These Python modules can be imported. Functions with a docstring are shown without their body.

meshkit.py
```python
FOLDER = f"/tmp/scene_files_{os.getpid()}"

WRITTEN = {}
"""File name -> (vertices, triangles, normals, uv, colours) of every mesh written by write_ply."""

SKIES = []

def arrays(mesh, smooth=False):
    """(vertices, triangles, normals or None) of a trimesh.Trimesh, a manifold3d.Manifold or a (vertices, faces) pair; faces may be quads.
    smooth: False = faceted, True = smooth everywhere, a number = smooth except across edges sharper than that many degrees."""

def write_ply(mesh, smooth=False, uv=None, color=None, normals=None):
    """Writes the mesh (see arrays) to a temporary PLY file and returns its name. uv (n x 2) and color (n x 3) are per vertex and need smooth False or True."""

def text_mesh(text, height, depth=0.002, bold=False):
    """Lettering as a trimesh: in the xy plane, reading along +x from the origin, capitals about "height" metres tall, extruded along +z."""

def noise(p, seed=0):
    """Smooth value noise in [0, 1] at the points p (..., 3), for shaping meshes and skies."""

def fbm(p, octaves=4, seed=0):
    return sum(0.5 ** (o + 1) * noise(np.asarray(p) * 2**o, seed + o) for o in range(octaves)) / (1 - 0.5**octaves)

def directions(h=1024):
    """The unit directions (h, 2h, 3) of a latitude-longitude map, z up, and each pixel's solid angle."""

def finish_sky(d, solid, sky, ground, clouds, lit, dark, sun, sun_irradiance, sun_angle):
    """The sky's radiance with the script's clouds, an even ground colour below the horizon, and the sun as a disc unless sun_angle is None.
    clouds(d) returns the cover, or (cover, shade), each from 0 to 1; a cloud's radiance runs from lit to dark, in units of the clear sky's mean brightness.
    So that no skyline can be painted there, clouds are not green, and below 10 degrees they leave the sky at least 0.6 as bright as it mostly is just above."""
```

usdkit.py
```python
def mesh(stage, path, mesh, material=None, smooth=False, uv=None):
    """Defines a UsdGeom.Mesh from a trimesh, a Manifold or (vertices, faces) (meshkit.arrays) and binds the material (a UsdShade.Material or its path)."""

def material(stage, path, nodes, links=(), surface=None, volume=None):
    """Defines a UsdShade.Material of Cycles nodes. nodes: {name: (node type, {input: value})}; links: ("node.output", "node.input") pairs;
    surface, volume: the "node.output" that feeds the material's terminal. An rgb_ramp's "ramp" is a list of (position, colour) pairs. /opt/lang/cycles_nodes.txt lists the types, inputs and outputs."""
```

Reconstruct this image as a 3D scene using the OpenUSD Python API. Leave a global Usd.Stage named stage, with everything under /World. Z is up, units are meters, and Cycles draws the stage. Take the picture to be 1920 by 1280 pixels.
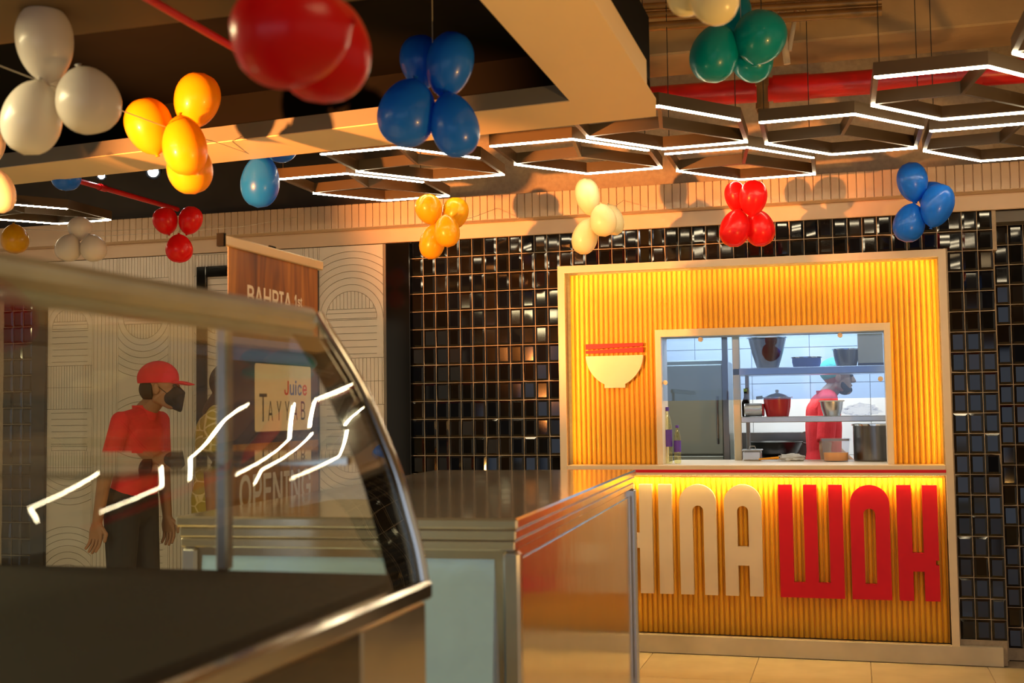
import math, random
import numpy as np, trimesh, manifold3d as m3
from manifold3d import Manifold
from shapely.geometry import Polygon, Point, LineString, box as sbox
from shapely import affinity
from shapely.ops import unary_union
import usdkit, meshkit
from pxr import Usd, UsdGeom, UsdLux, UsdShade, Gf, Sdf

random.seed(7); rng = np.random.default_rng(7)
stage = Usd.Stage.CreateInMemory()
UsdGeom.SetStageUpAxis(stage, UsdGeom.Tokens.z); UsdGeom.SetStageMetersPerUnit(stage, 1.0)
UsdGeom.Xform.Define(stage, '/World'); UsdGeom.Scope.Define(stage, '/World/Looks')

# ------------------------------------------------------------------ camera
FPX, YAW, PITCH, ROLL, EYE = 2240.7, .2756, .0582, -.0135, np.array([0, 0, 1.4])
_f = np.array([-math.sin(YAW) * math.cos(PITCH), math.cos(YAW) * math.cos(PITCH), math.sin(PITCH)])
_r = np.array([math.cos(YAW), math.sin(YAW), 0]); _u = np.cross(_r, _f)
_r, _u = math.cos(ROLL) * _r + math.sin(ROLL) * _u, -math.sin(ROLL) * _r + math.cos(ROLL) * _u
cam = UsdGeom.Camera.Define(stage, '/World/camera')
M = Gf.Matrix4d(1.0)
for i, row in enumerate((_r, _u, -_f, EYE)): M.SetRow3(i, Gf.Vec3d(*map(float, row)))
cam.AddTransformOp().Set(M)
cam.CreateHorizontalApertureAttr(36.0); cam.CreateVerticalApertureAttr(24.0)
cam.CreateFocalLengthAttr(FPX / 1920 * 36.0); cam.CreateClippingRangeAttr(Gf.Vec2f(.05, 200))
cam.CreateFStopAttr(3.4); cam.CreateFocusDistanceAttr(6.6); cam.CreateExposureAttr(.30)

# ------------------------------------------------------------------ light
dome = UsdLux.DomeLight.Define(stage, '/World/ambient_light')
dome.CreateIntensityAttr(.10); dome.CreateColorAttr(Gf.Vec3f(1.0, .80, .55))

def spot(name, pos, to, power, radius, color, cone, soft=.6):
    l = UsdLux.SphereLight.Define(stage, '/World/' + name)
    p, t = np.array(pos, float), np.array(to, float)
    z = (p - t) / np.linalg.norm(p - t); x = np.cross([0, 0, 1], z); x /= np.linalg.norm(x); y = np.cross(z, x)
    m = Gf.Matrix4d(1.0)
    for i, row in enumerate((x, y, z, p)): m.SetRow3(i, Gf.Vec3d(*map(float, row)))
    l.AddTransformOp().Set(m)
    l.CreateRadiusAttr(radius); l.CreateIntensityAttr(power); l.CreateColorAttr(Gf.Vec3f(*color)); l.CreateNormalizeAttr(True)
    s = UsdLux.ShapingAPI.Apply(l.GetPrim()); s.CreateShapingConeAngleAttr(cone); s.CreateShapingConeSoftnessAttr(soft)
spot('warm_spotlight', (-3.1, 1.6, 1.75), (-1.45, 6.9, 2.98), 560, .045, (1.0, .31, .06), 18)
spot('warm_floodlight', (1.75, 2.3, .75), (-.40, 4.9, 3.2), 55, .06, (1.0, .50, .12), 46)

def rect(name, pos, size, power, color, rot=(0, 0, 0)):
    l = UsdLux.RectLight.Define(stage, '/World/' + name)
    l.AddTranslateOp().Set(Gf.Vec3d(*pos)); l.AddRotateXYZOp().Set(Gf.Vec3f(*rot))
    l.CreateWidthAttr(size[0]); l.CreateHeightAttr(size[1]); l.CreateIntensityAttr(power); l.CreateColorAttr(Gf.Vec3f(*color))
rect('kitchen_light', (-.4, 8.2, 2.48), (1.9, .9), 8.0, (.90, .97, 1.0))
rect('window_daylight', (-1.0, -6.9, 1.35), (9.0, 2.5), .6, (.42, .64, 1.0), (90, 0, 0))
rect('fill_light_left', (-3.1, 2.1, 2.47), (1.2, .7), 30.0, (1.0, .82, .44))  # added fill to brighten the white wall, not a known lamp of the hall
rect('hall_light', (1.2, 1.2, 3.4), (1.2, 1.2), 4.0, (1.0, .70, .36))

# ------------------------------------------------------------------ helpers
def ray(x, y): return _r * (x - 960) + _u * (640 - y) + _f * FPX
def at_z(x, y, z): d = ray(x, y); return EYE + d * ((z - EYE[2]) / d[2])
def at_y(x, y, Y): d = ray(x, y); return EYE + d * (Y / d[1])
def at_x(x, y, X): d = ray(x, y); return EYE + d * (X / d[0])
def at_d(x, y, Z): return EYE + ray(x, y) * (Z / FPX)

_count = {}
def numbered(path):
    n = _count.get(path, 0); _count[path] = n + 1
    return path if n == 0 else '%s_%03d' % (path, n)
_loc = {}
def tag(p, label=None, cat=None, group=None, kind=None):
    for k, v in (('label', label), ('category', cat), ('group', group), ('kind', kind)):
        if v: p.SetCustomDataByKey(k, v)
    return p
def thing(name, label, cat, loc=(0, 0, 0), group=None, kind=None):
    path = numbered('/World/' + name)
    x = UsdGeom.Xform.Define(stage, path); x.AddTranslateOp().Set(Gf.Vec3d(*map(float, loc)))
    _loc[path] = np.array(loc, float)
    return tag(x.GetPrim(), label, cat, group, kind)
def obj(name, mesh, mat, parent=None, smooth=False, label=None, cat=None, group=None, kind=None):
    base = str(parent.GetPath()) if parent is not None else '/World'
    path = numbered(base + '/' + name)
    off = _loc.get(base, np.zeros(3)); _loc[path] = off
    v, f, n = meshkit.arrays(mesh, smooth)
    mesh = trimesh.Trimesh(v - off, f, process=False)
    if n is None: p = usdkit.mesh(stage, path, mesh, mat)
    else:
        p = usdkit.mesh(stage, path, mesh, mat); 
        from pxr import Vt
        p.CreateNormalsAttr(Vt.Vec3fArray.FromNumpy(n.astype(np.float32))); p.SetNormalsInterpolation('vertex')
    return tag(p.GetPrim(), label, cat, group, kind)
def struct(name, mesh, mat, parent=None, smooth=False, label=None, cat=None):
    return obj(name, mesh, mat, parent, smooth, label, cat, None, 'structure' if parent is None else None)

cat = trimesh.util.concatenate
def bx(x0, x1, y0, y1, z0, z1, c=0):
    if x0 > x1: x0, x1 = x1, x0
    if y0 > y1: y0, y1 = y1, y0
    if z0 > z1: z0, z1 = z1, z0
    if c <= 0:
        b = trimesh.creation.box((x1 - x0, y1 - y0, z1 - z0)); b.apply_translation(((x0 + x1) / 2, (y0 + y1) / 2, (z0 + z1) / 2)); return b
    p = []
    for sx in (0, 1):
        for sy in (0, 1):
            for sz in (0, 1):
                q = np.array([(x0, x1)[sx], (y0, y1)[sy], (z0, z1)[sz]]); d = np.array([1 - 2 * sx, 1 - 2 * sy, 1 - 2 * sz]) * c
                for k in range(3):
                    e = d.copy(); e[k] = 0; p.append(q + e)
    return trimesh.convex.convex_hull(np.array(p))
def ext_y(poly, y0, y1):          # polygon in X,Z extruded along Y
    out = []
    for g in getattr(poly, 'geoms', [poly]):
        m = trimesh.creation.extrude_polygon(g, y1 - y0, engine='earcut'); v = m.vertices
        out.append(trimesh.Trimesh(np.c_[v[:, 0], y1 - v[:, 2], v[:, 1]], m.faces, process=False))
    return cat(out)
def ext_x(poly, x0, x1):          # polygon in Y,Z extruded along X
    out = []
    for g in getattr(poly, 'geoms', [poly]):
        m = trimesh.creation.extrude_polygon(g, x1 - x0, engine='earcut'); v = m.vertices
        out.append(trimesh.Trimesh(np.c_[x0 + v[:, 2], v[:, 0], v[:, 1]], m.faces, process=False))
    return cat(out)
def ext_z(poly, z0, z1):
    out = []
    for g in getattr(poly, 'geoms', [poly]):
        m = trimesh.creation.extrude_polygon(g, z1 - z0, engine='earcut'); m.apply_translation((0, 0, z0)); out.append(m)
    return cat(out)
def tube(pts, r, n=10, closed=False):
    pts = np.asarray(pts, float); k = len(pts); rr = np.broadcast_to(r, k)
    t = np.gradient(pts, axis=0) if not closed else np.roll(pts, -1, 0) - np.roll(pts, 1, 0)
    t /= np.linalg.norm(t, axis=1, keepdims=True)
    a = np.cross(t[0], [0, 0, 1.0]); a = a if np.linalg.norm(a) > .1 else np.cross(t[0], [1.0, 0, 0]); a /= np.linalg.norm(a)
    ang = np.linspace(0, 2 * np.pi, n, endpoint=False); V = []
    for i in range(k):
        a = a - t[i] * (a @ t[i]); a /= np.linalg.norm(a); b = np.cross(t[i], a)
        V.append(pts[i] + rr[i] * (np.cos(ang)[:, None] * a + np.sin(ang)[:, None] * b))
    V = np.vstack(V); F = []
    for i in range(k if closed else k - 1):
        j = (i + 1) % k
        for q in range(n):
            w = (q + 1) % n; F += [[i * n + q, i * n + w, j * n + w], [i * n + q, j * n + w, j * n + q]]
    if not closed:
        V = np.vstack([V, pts[0], pts[-1]]); c0, c1 = len(V) - 2, len(V) - 1
        for q in range(n):
            w = (q + 1) % n; F += [[c0, w, q], [c1, (k - 1) * n + q, (k - 1) * n + w]]
    return trimesh.Trimesh(V, F, process=False)
def lathe(prof, at=(0, 0, 0), n=32):
    m = trimesh.creation.revolve(np.array(prof, float), sections=n); m.apply_translation(at); return m
def cyl(p, r, h, n=24): return lathe([(0, 0), (r, 0), (r, h), (0, h)], p, n)
def hull(pts): return trimesh.convex.convex_hull(np.array(pts))
def T(man): a = man.to_mesh(); return trimesh.Trimesh(a.vert_properties[:, :3], a.tri_verts, process=False)
def arc(cx, cz, r, a0, a1, n=20): return [(cx + r * math.cos(t), cz + r * math.sin(t)) for t in np.linspace(math.radians(a0), math.radians(a1), n)]

# ------------------------------------------------------------------ materials
def mat(name, nodes, links=(), surface='p.BSDF'): return usdkit.material(stage, '/World/Looks/' + name, nodes, links, surface)
def paint(name, c, rough=.5, var=.06, scale=6, spec=.5, bump=0, bscale=60, metal=0, coat=0, **kw):
    c = np.array(c, float)
    nodes = {'tc': ('texture_coordinate', {}), 'n': ('noise_texture', {'scale': scale, 'detail': 4.0}),
             'r': ('rgb_ramp', {'ramp': [(.3, tuple(c * (1 - var))), (.7, tuple(np.minimum(c * (1 + var), 1)))]}),
             'p': ('principled_bsdf', {'roughness': rough, 'specular_ior_level': spec, 'metallic': metal, 'coat_weight': coat, **kw})}
    links = [('tc.object', 'n.vector'), ('n.fac', 'r.fac'), ('r.color', 'p.base_color')]
    if bump:
        nodes['b'] = ('noise_texture', {'scale': bscale, 'detail': 3.0}); nodes['bm'] = ('bump', {'strength': bump, 'distance': .01})
        links += [('tc.object', 'b.vector'), ('b.fac', 'bm.height'), ('bm.normal', 'p.normal')]
    return mat(name, nodes, links)
def emit(name, c, s): return mat(name, {'e': ('emission', {'color': c, 'strength': s})}, surface='e.emission')
def pane(name, tint=(1, 1, 1), k=1.0, base=.04, rough=.0, refl=(1, 1, 1)):
    return mat(name, {'lw': ('layer_weight', {'blend': .5}), 'pw': ('math', {'math_type': 'power', 'value2': 5.0}),
                      'ma': ('math', {'math_type': 'multiply_add', 'value2': (1 - base) * k, 'value3': base}),
                      't': ('transparent_bsdf', {'color': tint}), 'g': ('glossy_bsdf', {'color': refl, 'roughness': rough}), 'x': ('mix_closure', {})},
               [('lw.facing', 'pw.value1'), ('pw.value', 'ma.value1'), ('ma.value', 'x.fac'), ('t.BSDF', 'x.closure1'), ('g.BSDF', 'x.closure2')], 'x.closure')
def balloon_mat(name, c, tr=.25):
    return mat(name, {'p': ('principled_bsdf', {'base_color': c, 'roughness': .30, 'specular_ior_level': .4, 'coat_weight': .2, 'coat_roughness': .08}),
                      't': ('translucent_bsdf', {'color': c}), 'x': ('mix_closure', {'fac': tr})},
               [('p.BSDF', 'x.closure1'), ('t.BSDF', 'x.closure2')], 'x.closure')
L = dict(
    cream=paint('cream_paint', (.80, .66, .48), .35, .03), white=paint('white_panel_paint', (.74, .68, .60), .55, .04, 3),
    groove=paint('groove_dark', (.34, .29, .24), .8, .05), slat=paint('yellow_slat_paint', (.88, .44, .022), .35, .05, 4),
    slatbase=paint('yellow_backing_paint', (.62, .30, .02), .5, .05), grout=paint('grout', (.42, .34, .25), .8, .1, 40),
    black=paint('black_lacquer', (.006, .0055, .005), .08, .2), blackmatt=paint('black_matt_paint', (.0045, .004, .004), .8, .1, spec=.1),
    darkwall=paint('dark_brown_wall_paint', (.040, .032, .026), .6, .15, 3), concrete=paint('ochre_concrete', (.40, .27, .13), .75, .18, 3, bump=.15, bscale=30),
    red=paint('red_gloss', (.70, .010, .028), .42, .04, spec=.25), redpipe=paint('red_pipe_paint', (.62, .012, .012), .3, .08, 8),
    rib=paint('ribbed_cornice_paint', (.66, .50, .36), .5, .04, 4), plaster=paint('beige_soffit_paint', (.78, .62, .40), .5, .03, 2),
    grey=paint('grey_reveal_paint', (.16, .155, .15), .6, .04), steel=paint('brushed_steel', (.62, .62, .62), .26, .06, 9, metal=1, bump=.06, bscale=7),
    mirror=paint('polished_steel', (.62, .57, .48), .13, .04, 6, metal=.80, bump=.30, bscale=2.2),
    darkmirror=paint('dark_mirror_panel', (.16, .15, .14), .06, .05, metal=.9, bump=.05, bscale=2.0), chrome=paint('chrome_trim', (.75, .74, .70), .12, .03, metal=1),
    darksteel=paint('dark_steel', (.20, .19, .18), .25, .1, metal=1), lampframe=paint('bronze_lamp_frame', (.075, .050, .026), .4, .12, 5),
    wood=paint('brown_floor', (.5, .4, .25), .3), skin=paint('brown_skin', (.34, .17, .095), .5, .05, 20), skinb=paint('warm_skin', (.42, .22, .12), .5, .05, 20),
    shirt=paint('red_cotton', (.74, .022, .03), .75, .08, 14, bump=.2, bscale=40), cap=paint('red_cap_cloth', (.72, .012, .04), .7, .06, 14),
    trousers=paint('dark_trousers', (.018, .018, .022), .8, .1), mask=paint('black_mask_cloth', (.012, .013, .013), .75, .1), hair=paint('black_hair', (.012, .009, .008), .6, .2),
    hijab=paint('brown_scarf', (.060, .036, .026), .8, .15, 10), shoe=paint('black_shoe', (.015, .014, .014), .4, .1), net=paint('green_hair_net', (.12, .62, .48), .7, .1, 30, bump=.4, bscale=120),
    ktile=paint('white_kitchen_tile', (.78, .80, .80), .18, .02), kgrout=paint('grey_kitchen_grout', (.38, .39, .40), .8, .05),
    fridge=paint('grey_steel_door', (.24, .25, .20), .35, .05, 3, metal=.3), wok=paint('wok_iron', (.05, .048, .045), .3, .2, metal=.8),
    redpot=paint('dark_red_enamel', (.42, .015, .02), .3, .05), orange=paint('orange_sauce', (1.0, .36, .0), .4, .06), purple=paint('purple_label', (.10, .04, .36), .5, .05),
    card=paint('cream_print', (.80, .72, .52), .5, .02), ink=paint('black_print', (.02, .02, .025), .6, .02), blueink=paint('blue_print', (.06, .14, .50), .6, .02),
    redink=paint('red_print', (.62, .03, .03), .6, .02), navy=paint('navy_print', (.008, .014, .05), .5, .1), white_print=paint('white_print', (.82, .78, .70), .5, .02),
    floor=paint('beige_floor_tile', (.72, .56, .30), .22, .05, 5), plinth=paint('beige_marble', (.62, .54, .40), .12, .12, 4), brass=paint('bronze_pipe', (.30, .18, .07), .35, .2, 8, metal=.6),
    towel=paint('white_towel', (.8, .8, .78), .8, .04), carton=paint('cream_carton', (.74, .66, .50), .7, .05), wire=paint('black_wire', (.02, .018, .016), .5, .05), string=paint('white_thread', (.6, .56, .48), .7, .02),
    alum=paint('aluminium_rail', (.62, .52, .34), .4, .04, metal=.4), lid=paint('silver_lid', (.6, .6, .6), .2, .05, metal=1),
    led=emit('led_white', (1.0, .82, .52), 27.0), strip=emit('led_warm_strip', (1.0, .62, .15), 22.0), strip2=emit('led_counter_strip', (1.0, .66, .20), 70.0), bulb=emit('spot_bulb', (.9, .97, 1.0), 60.0),
    glass=pane('clear_glass', (.97, .985, .96)), hatchglass=pane('hatch_glass', (.66, .78, .96), 1.0, .07), curve=pane('curved_glass', (.96, .97, .94), 1.0, .055), plastic=mat('clear_plastic', {'d': ('principled_bsdf', {'base_color': (.78, .80, .88), 'roughness': .3}), 't': ('transparent_bsdf', {'color': (.96, .97, 1)}), 'x': ('mix_closure', {'fac': .91})}, [('d.BSDF', 'x.closure1'), ('t.BSDF', 'x.closure2')], 'x.closure'),
    oil=pane('clear_oil_bottle', (.93, .90, .62), 1.0, .10, .03),
    b_white=balloon_mat('white_balloon', (.80, .74, .66), .3), b_yellow=balloon_mat('yellow_balloon', (.80, .42, .008), .3), b_blue=balloon_mat('blue_balloon', (.012, .20, .90), .3),
    b_red=balloon_mat('red_balloon', (.86, .010, .012), .4), b_teal=balloon_mat('teal_balloon', (.0, .40, .46), .3), b_cream=balloon_mat('cream_balloon', (.86, .80, .50), .3),
)
L['drape'] = mat('brown_drape_print', {'tc': ('texture_coordinate', {}), 'mp': ('mapping', {'scale': (1, 5.0, .6)}), 'n': ('noise_texture', {'scale': 2.2, 'detail': 2.0, 'distortion': 1.2}),
    'r': ('rgb_ramp', {'ramp': [(.30, (.09, .02, .008)), (.5, (.30, .10, .015)), (.72, (.52, .22, .04))]}), 'p': ('principled_bsdf', {'roughness': .45})},
    [('tc.object', 'mp.vector'), ('mp.vector', 'n.vector'), ('n.fac', 'r.fac'), ('r.color', 'p.base_color')])
L['amber'] = mat('amber_print', {'tc': ('texture_coordinate', {}), 'mp': ('mapping', {'scale': (1, 6.0, .5)}), 'n': ('noise_texture', {'scale': 2.5, 'detail': 2.0}),
    'r': ('rgb_ramp', {'ramp': [(.3, (.20, .08, .005)), (.7, (.50, .24, .03))]}), 'p': ('principled_bsdf', {'roughness': .45})},
    [('tc.object', 'mp.vector'), ('mp.vector', 'n.vector'), ('n.fac', 'r.fac'), ('r.color', 'p.base_color')])
L['tunic'] = mat('yellow_leaf_print_cloth', {'tc': ('texture_coordinate', {}), 'mp': ('mapping', {'scale': (1, 1, 1.8)}), 'v': ('voronoi_texture', {'scale': 9.0, 'feature': 'distance_to_edge'}),
    'r': ('rgb_ramp', {'ramp': [(.0, (.78, .66, .34)), (.05, (.74, .60, .26)), (.07, (.46, .36, .06)), (1, (.50, .38, .05))]}), 'p': ('principled_bsdf', {'roughness': .8})},
    [('tc.object', 'mp.vector'), ('mp.vector', 'v.vector'), ('v.distance', 'r.fac'), ('r.color', 'p.base_color')])
TILES = [paint('black_tile', (.006, .0055, .005), .05, .2), paint('black_tile_brownish', (.011, .007, .004), .06, .2), paint('black_tile_bluish', (.005, .006, .010), .04, .2)]
FTILES = [paint('floor_tile_a', (.70, .56, .33), .16, .06, 5, coat=.2), paint('floor_tile_b', (.74, .60, .36), .16, .06, 5, coat=.2)]

# ------------------------------------------------------------------ setting
FRONT, WALL = 6.93, 6.97            # portal front plane, tile faces
fl = thing('floor', 'glossy beige tiled floor of the food court', 'floor', kind='structure')
obj('slab', bx(-8, 6, -7, 9.6, -.2, -.006), L['grout'], fl)
for i in range(12):
    for j in range(6):
        x0, y1 = -4.74 + i * .60, 6.93 - j * .62
        obj('tile', bx(x0 + .002, x0 + .598, y1 - .618, y1 - .002, -.006, 0, .001), FTILES[(i * 3 + j) % 2], fl)
obj('paving', cat([bx(-8, 6, -7, 3.21, -.006, 0), bx(-8, -4.74, 3.21, 6.93, -.006, 0), bx(2.46, 6, 3.21, 6.93, -.006, 0)]), L['floor'], fl)
struct('ceiling', bx(-8, 6, -7, 9.6, 3.62, 3.8), L['concrete'], label='ochre concrete ceiling slab above beams and pipes', cat='ceiling')

X0, X1, ZT = -1.672, .522, 2.262    # portal outline
def tile_mesh(x0, x1, z0, z1, y):   # bevelled wall tile, front towards -y
    g, b, d = .0022, .012, .007
    o = [(x0 + g, y, z0 + g), (x1 - g, y, z0 + g), (x1 - g, y, z1 - g), (x0 + g, y, z1 - g)]
    e = [(p[0], y - .002, p[2]) for p in o]
    i = [(x0 + g + b, y - .002 - d, z0 + g + b), (x1 - g - b, y - .002 - d, z0 + g + b), (x1 - g - b, y - .002 - d, z1 - g - b), (x0 + g + b, y - .002 - d, z1 - g - b)]
    V = np.array(o + e + i); F = [[8, 9, 10, 11]]
    for s in (0, 4):
        for k in range(4):
            q = (k + 1) % 4; F.append([s + k, s + q, s + 4 + q, s + 4 + k])
    t = rng.normal(0, .0013, 2); c = V[8:].mean(0)       # set a little unevenly, as hand-laid tiles are
    V[4:, 1] += (V[4:, 0] - c[0]) * t[0] / .04 + (V[4:, 2] - c[2]) * t[1] / .05
    F = np.array(F); return V, np.vstack([F[:, [0, 1, 2]], F[:, [0, 2, 3]]])
TW, TH, ZTOP = .0795, .1112, 2.468
def tiled(par, xs, z_rows, y, skip=None):
    stuff = []
    for (xa, xb) in xs:
        for (za, zb) in z_rows:
            if skip and skip(xa, xb, za, zb): continue
            obj('tile', tile_mesh(xa, xb, za, zb, y), TILES[int(rng.integers(0, 3))], par)
rows = [(ZTOP - (k + 1) * TH, ZTOP - k * TH) for k in range(21)]
wl = thing('wall_back', 'wall of glossy black bevelled tiles left of the yellow serving hatch', 'wall', kind='structure')
obj('backing', bx(-2.625, X0 + .02, WALL + .0, 7.25, 0, 3.62), L['grout'], wl)
cl = [(X0 + .008 - (k + 1) * TW, X0 + .008 - k * TW) for k in range(12)]
tiled(wl, cl, rows, WALL)
wc = thing('wall_back', 'wall of black bevelled tiles above the yellow serving hatch', 'wall', kind='structure')
obj('backing', cat([bx(X0 + .02, .79, WALL, 7.25, ZT - .02, 3.62), bx(X0 + .02, -1.092, 7.10, 7.25, 0, ZT - .02), bx(.20, .79, 7.10, 7.25, 0, ZT - .02), bx(-1.092, .20, 7.10, 7.25, 0, 1.01), bx(-1.092, .20, 7.10, 7.25, 1.86, ZT - .02)]), L['grout'], wc)
cc = [(X0 + .008 + k * TW, X0 + .008 + (k + 1) * TW) for k in range(28)]
tiled(wc, cc, [(ZTOP - TH, ZTOP), (ZT + .0, ZTOP - TH)], WALL)
wr = thing('wall_back', 'wall of black bevelled tiles right of the yellow serving hatch', 'wall', kind='structure')
obj('backing', bx(X1 - .02, .768, WALL, 7.10, 0, ZT - .02), L['grout'], wr)
cr = [(X1 + .01 + k * TW, X1 + .01 + (k + 1) * TW) for k in range(3)]
tiled(wr, cr, rows, WALL)
wi = thing('wall_back', 'set-back black tiled wall at the right edge of the view', 'wall', kind='structure')
obj('backing', bx(.79, 6, 7.14, 7.3, 0, 3.62), L['grout'], wi)
obj('lintel', bx(.768, 1.6, 7.0, 7.14, 2.40, 2.46), L['grey'], wi)
rows2 = [(2.40 - (k + 1) * TH, 2.40 - k * TH) for k in range(21)]
tiled(wi, [(.768 + .02 + k * TW, .768 + .02 + (k + 1) * TW) for k in range(8)], rows2, 7.14)
struct('baseboard_back', bx(-2.6, .745, FRONT, WALL, 0, .105, .004), L['plinth'])

# white wall with grooved arches
wp = thing('wall_left', 'white panelled wall cut with lines of arches behind the masked man', 'wall', kind='structure')
PX0, PX1, PZ = -5.25, -2.775, 2.458
obj('backing', bx(-8, -2.625, 6.975, 7.25, 0, 3.62), L['darkwall'], wp)
obj('groove_backing', bx(PX0, PX1, 6.962, 6.975, 0, PZ), L['groove'], wp)
W = .0016
def gl(*pts): return LineString(pts).buffer(W, cap_style=2)
def vlines(x0, x1, z0, z1, n): return [gl((x, z0), (x, z1)) for x in np.linspace(x0, x1, n)]
def hlines(x0, x1, z0, z1, n): return [gl((x0, z), (x1, z)) for z in np.linspace(z0, z1, n)]
def motif(x0, x1, z0, h, up, reach):
    """one arch: a hatched dome, bars below it and rings around it, within the panel."""
    c, w = (x0 + x1) / 2, (x1 - x0) / 2; g = []; s = 1 if up else -1; zc = z0 + (h * .46 if up else h * .54)
    R = w * .80
    dome = Polygon(arc(c, zc, R, 0, 180, 30) if up else arc(c, zc, R, 180, 360, 30))
    g += [l.intersection(dome.intersection(sbox(c - R, zc + s * R * .35 if up else zc - R, c + R, zc + R if up else zc - R * .35))) for l in vlines(c - R, c + R, zc - R, zc + R, 15)]
    g += [gl((c - R * .93, zc + s * R * .35), (c + R * .93, zc + s * R * .35)), dome.boundary.buffer(W)]
    lo, hi = (z0 + h * .20, zc + R * .2) if up else (zc - R * .2, z0 + h * .80)
    g += hlines(c - R, c + R, lo, hi, 7)
    for k in range(1, reach):
        r = R + .042 * k
        ring = LineString(arc(c, zc, r, 0, 180, 40) if up else arc(c, zc, r, 180, 360, 40)); g.append(ring.buffer(W, cap_style=2))
    zz = (z0, z0 + h * .17) if up else (z0 + h * .83, z0 + h)
    g += vlines(c - w * .95, c + w * .95, zz[0], zz[1], 17) + [gl((x0, zz[0]), (x1, zz[0])), gl((x0, zz[1]), (x1, zz[1]))]
    return g
cols = [(-5.25, -4.90, 0), (-4.90, -4.70, 2), (-4.70, -4.32, 1), (-4.32, -4.13, 2), (-4.13, -3.35, 3), (-3.35, -3.235, 2), (-3.235, -2.80, 0)]
for (xa, xb, kd) in cols:
    pan = sbox(xa + .001, 0.01, xb - .001, PZ - .001); g = []
    if kd == 2: g = vlines(xa + .012, xb - .012, 0, PZ, max(3, int((xb - xa) / .026)))
    elif kd == 3:
        m_ = (xa + xb) / 2
        for k, z in enumerate((.05, .85, 1.65)):
            g += motif(xa, m_, z, .80, k % 2 == 1, 6) + motif(m_, xb, z, .80, k % 2 == 0, 6)
    else:
        for k, z in enumerate((-.12, .74, 1.60)): g += motif(xa, xb, z, .86, (k + kd) % 2 == 0, 7)
    pan = pan.difference(unary_union([q for q in g if not q.is_empty]))
    obj('panel', ext_y(pan, 6.952, 6.962), L['white'], wp)
d1 = thing('door_1', 'black door frame in the white arch wall, partly behind the banner', 'door', kind='structure')
obj('frame_post', bx(-4.10, -4.03, 6.925, 6.952, 0, 2.37, .004), L['black'], d1)
obj('frame_post', bx(-3.30, -3.235, 6.925, 6.952, 0, 2.37, .004), L['black'], d1)
obj('frame_head', bx(-4.03, -3.30, 6.925, 6.952, 2.30, 2.37, .004), L['black'], d1)
for xa, xb in ((-5.363, -5.25), (-2.775, -2.615)):
    tag(struct('column', bx(xa, xb, 6.93, 6.975, 0, 2.458, .004), L['black'], label='glossy black pilaster at the %s end of the white arch wall' % ('left' if xa < -4 else 'right'), cat='pilaster'))
wf = thing('wall_left', 'narrow strip of black tiled wall at the left edge, seen through the display case', 'wall', kind='structure')
obj('backing', bx(-6.2, -5.363, 6.972, 6.976, 0, 2.46), L['grout'], wf)
tiled(wf, [(-5.38 - (k + 1) * TW, -5.38 - k * TW) for k in range(3)], rows, WALL)

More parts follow.
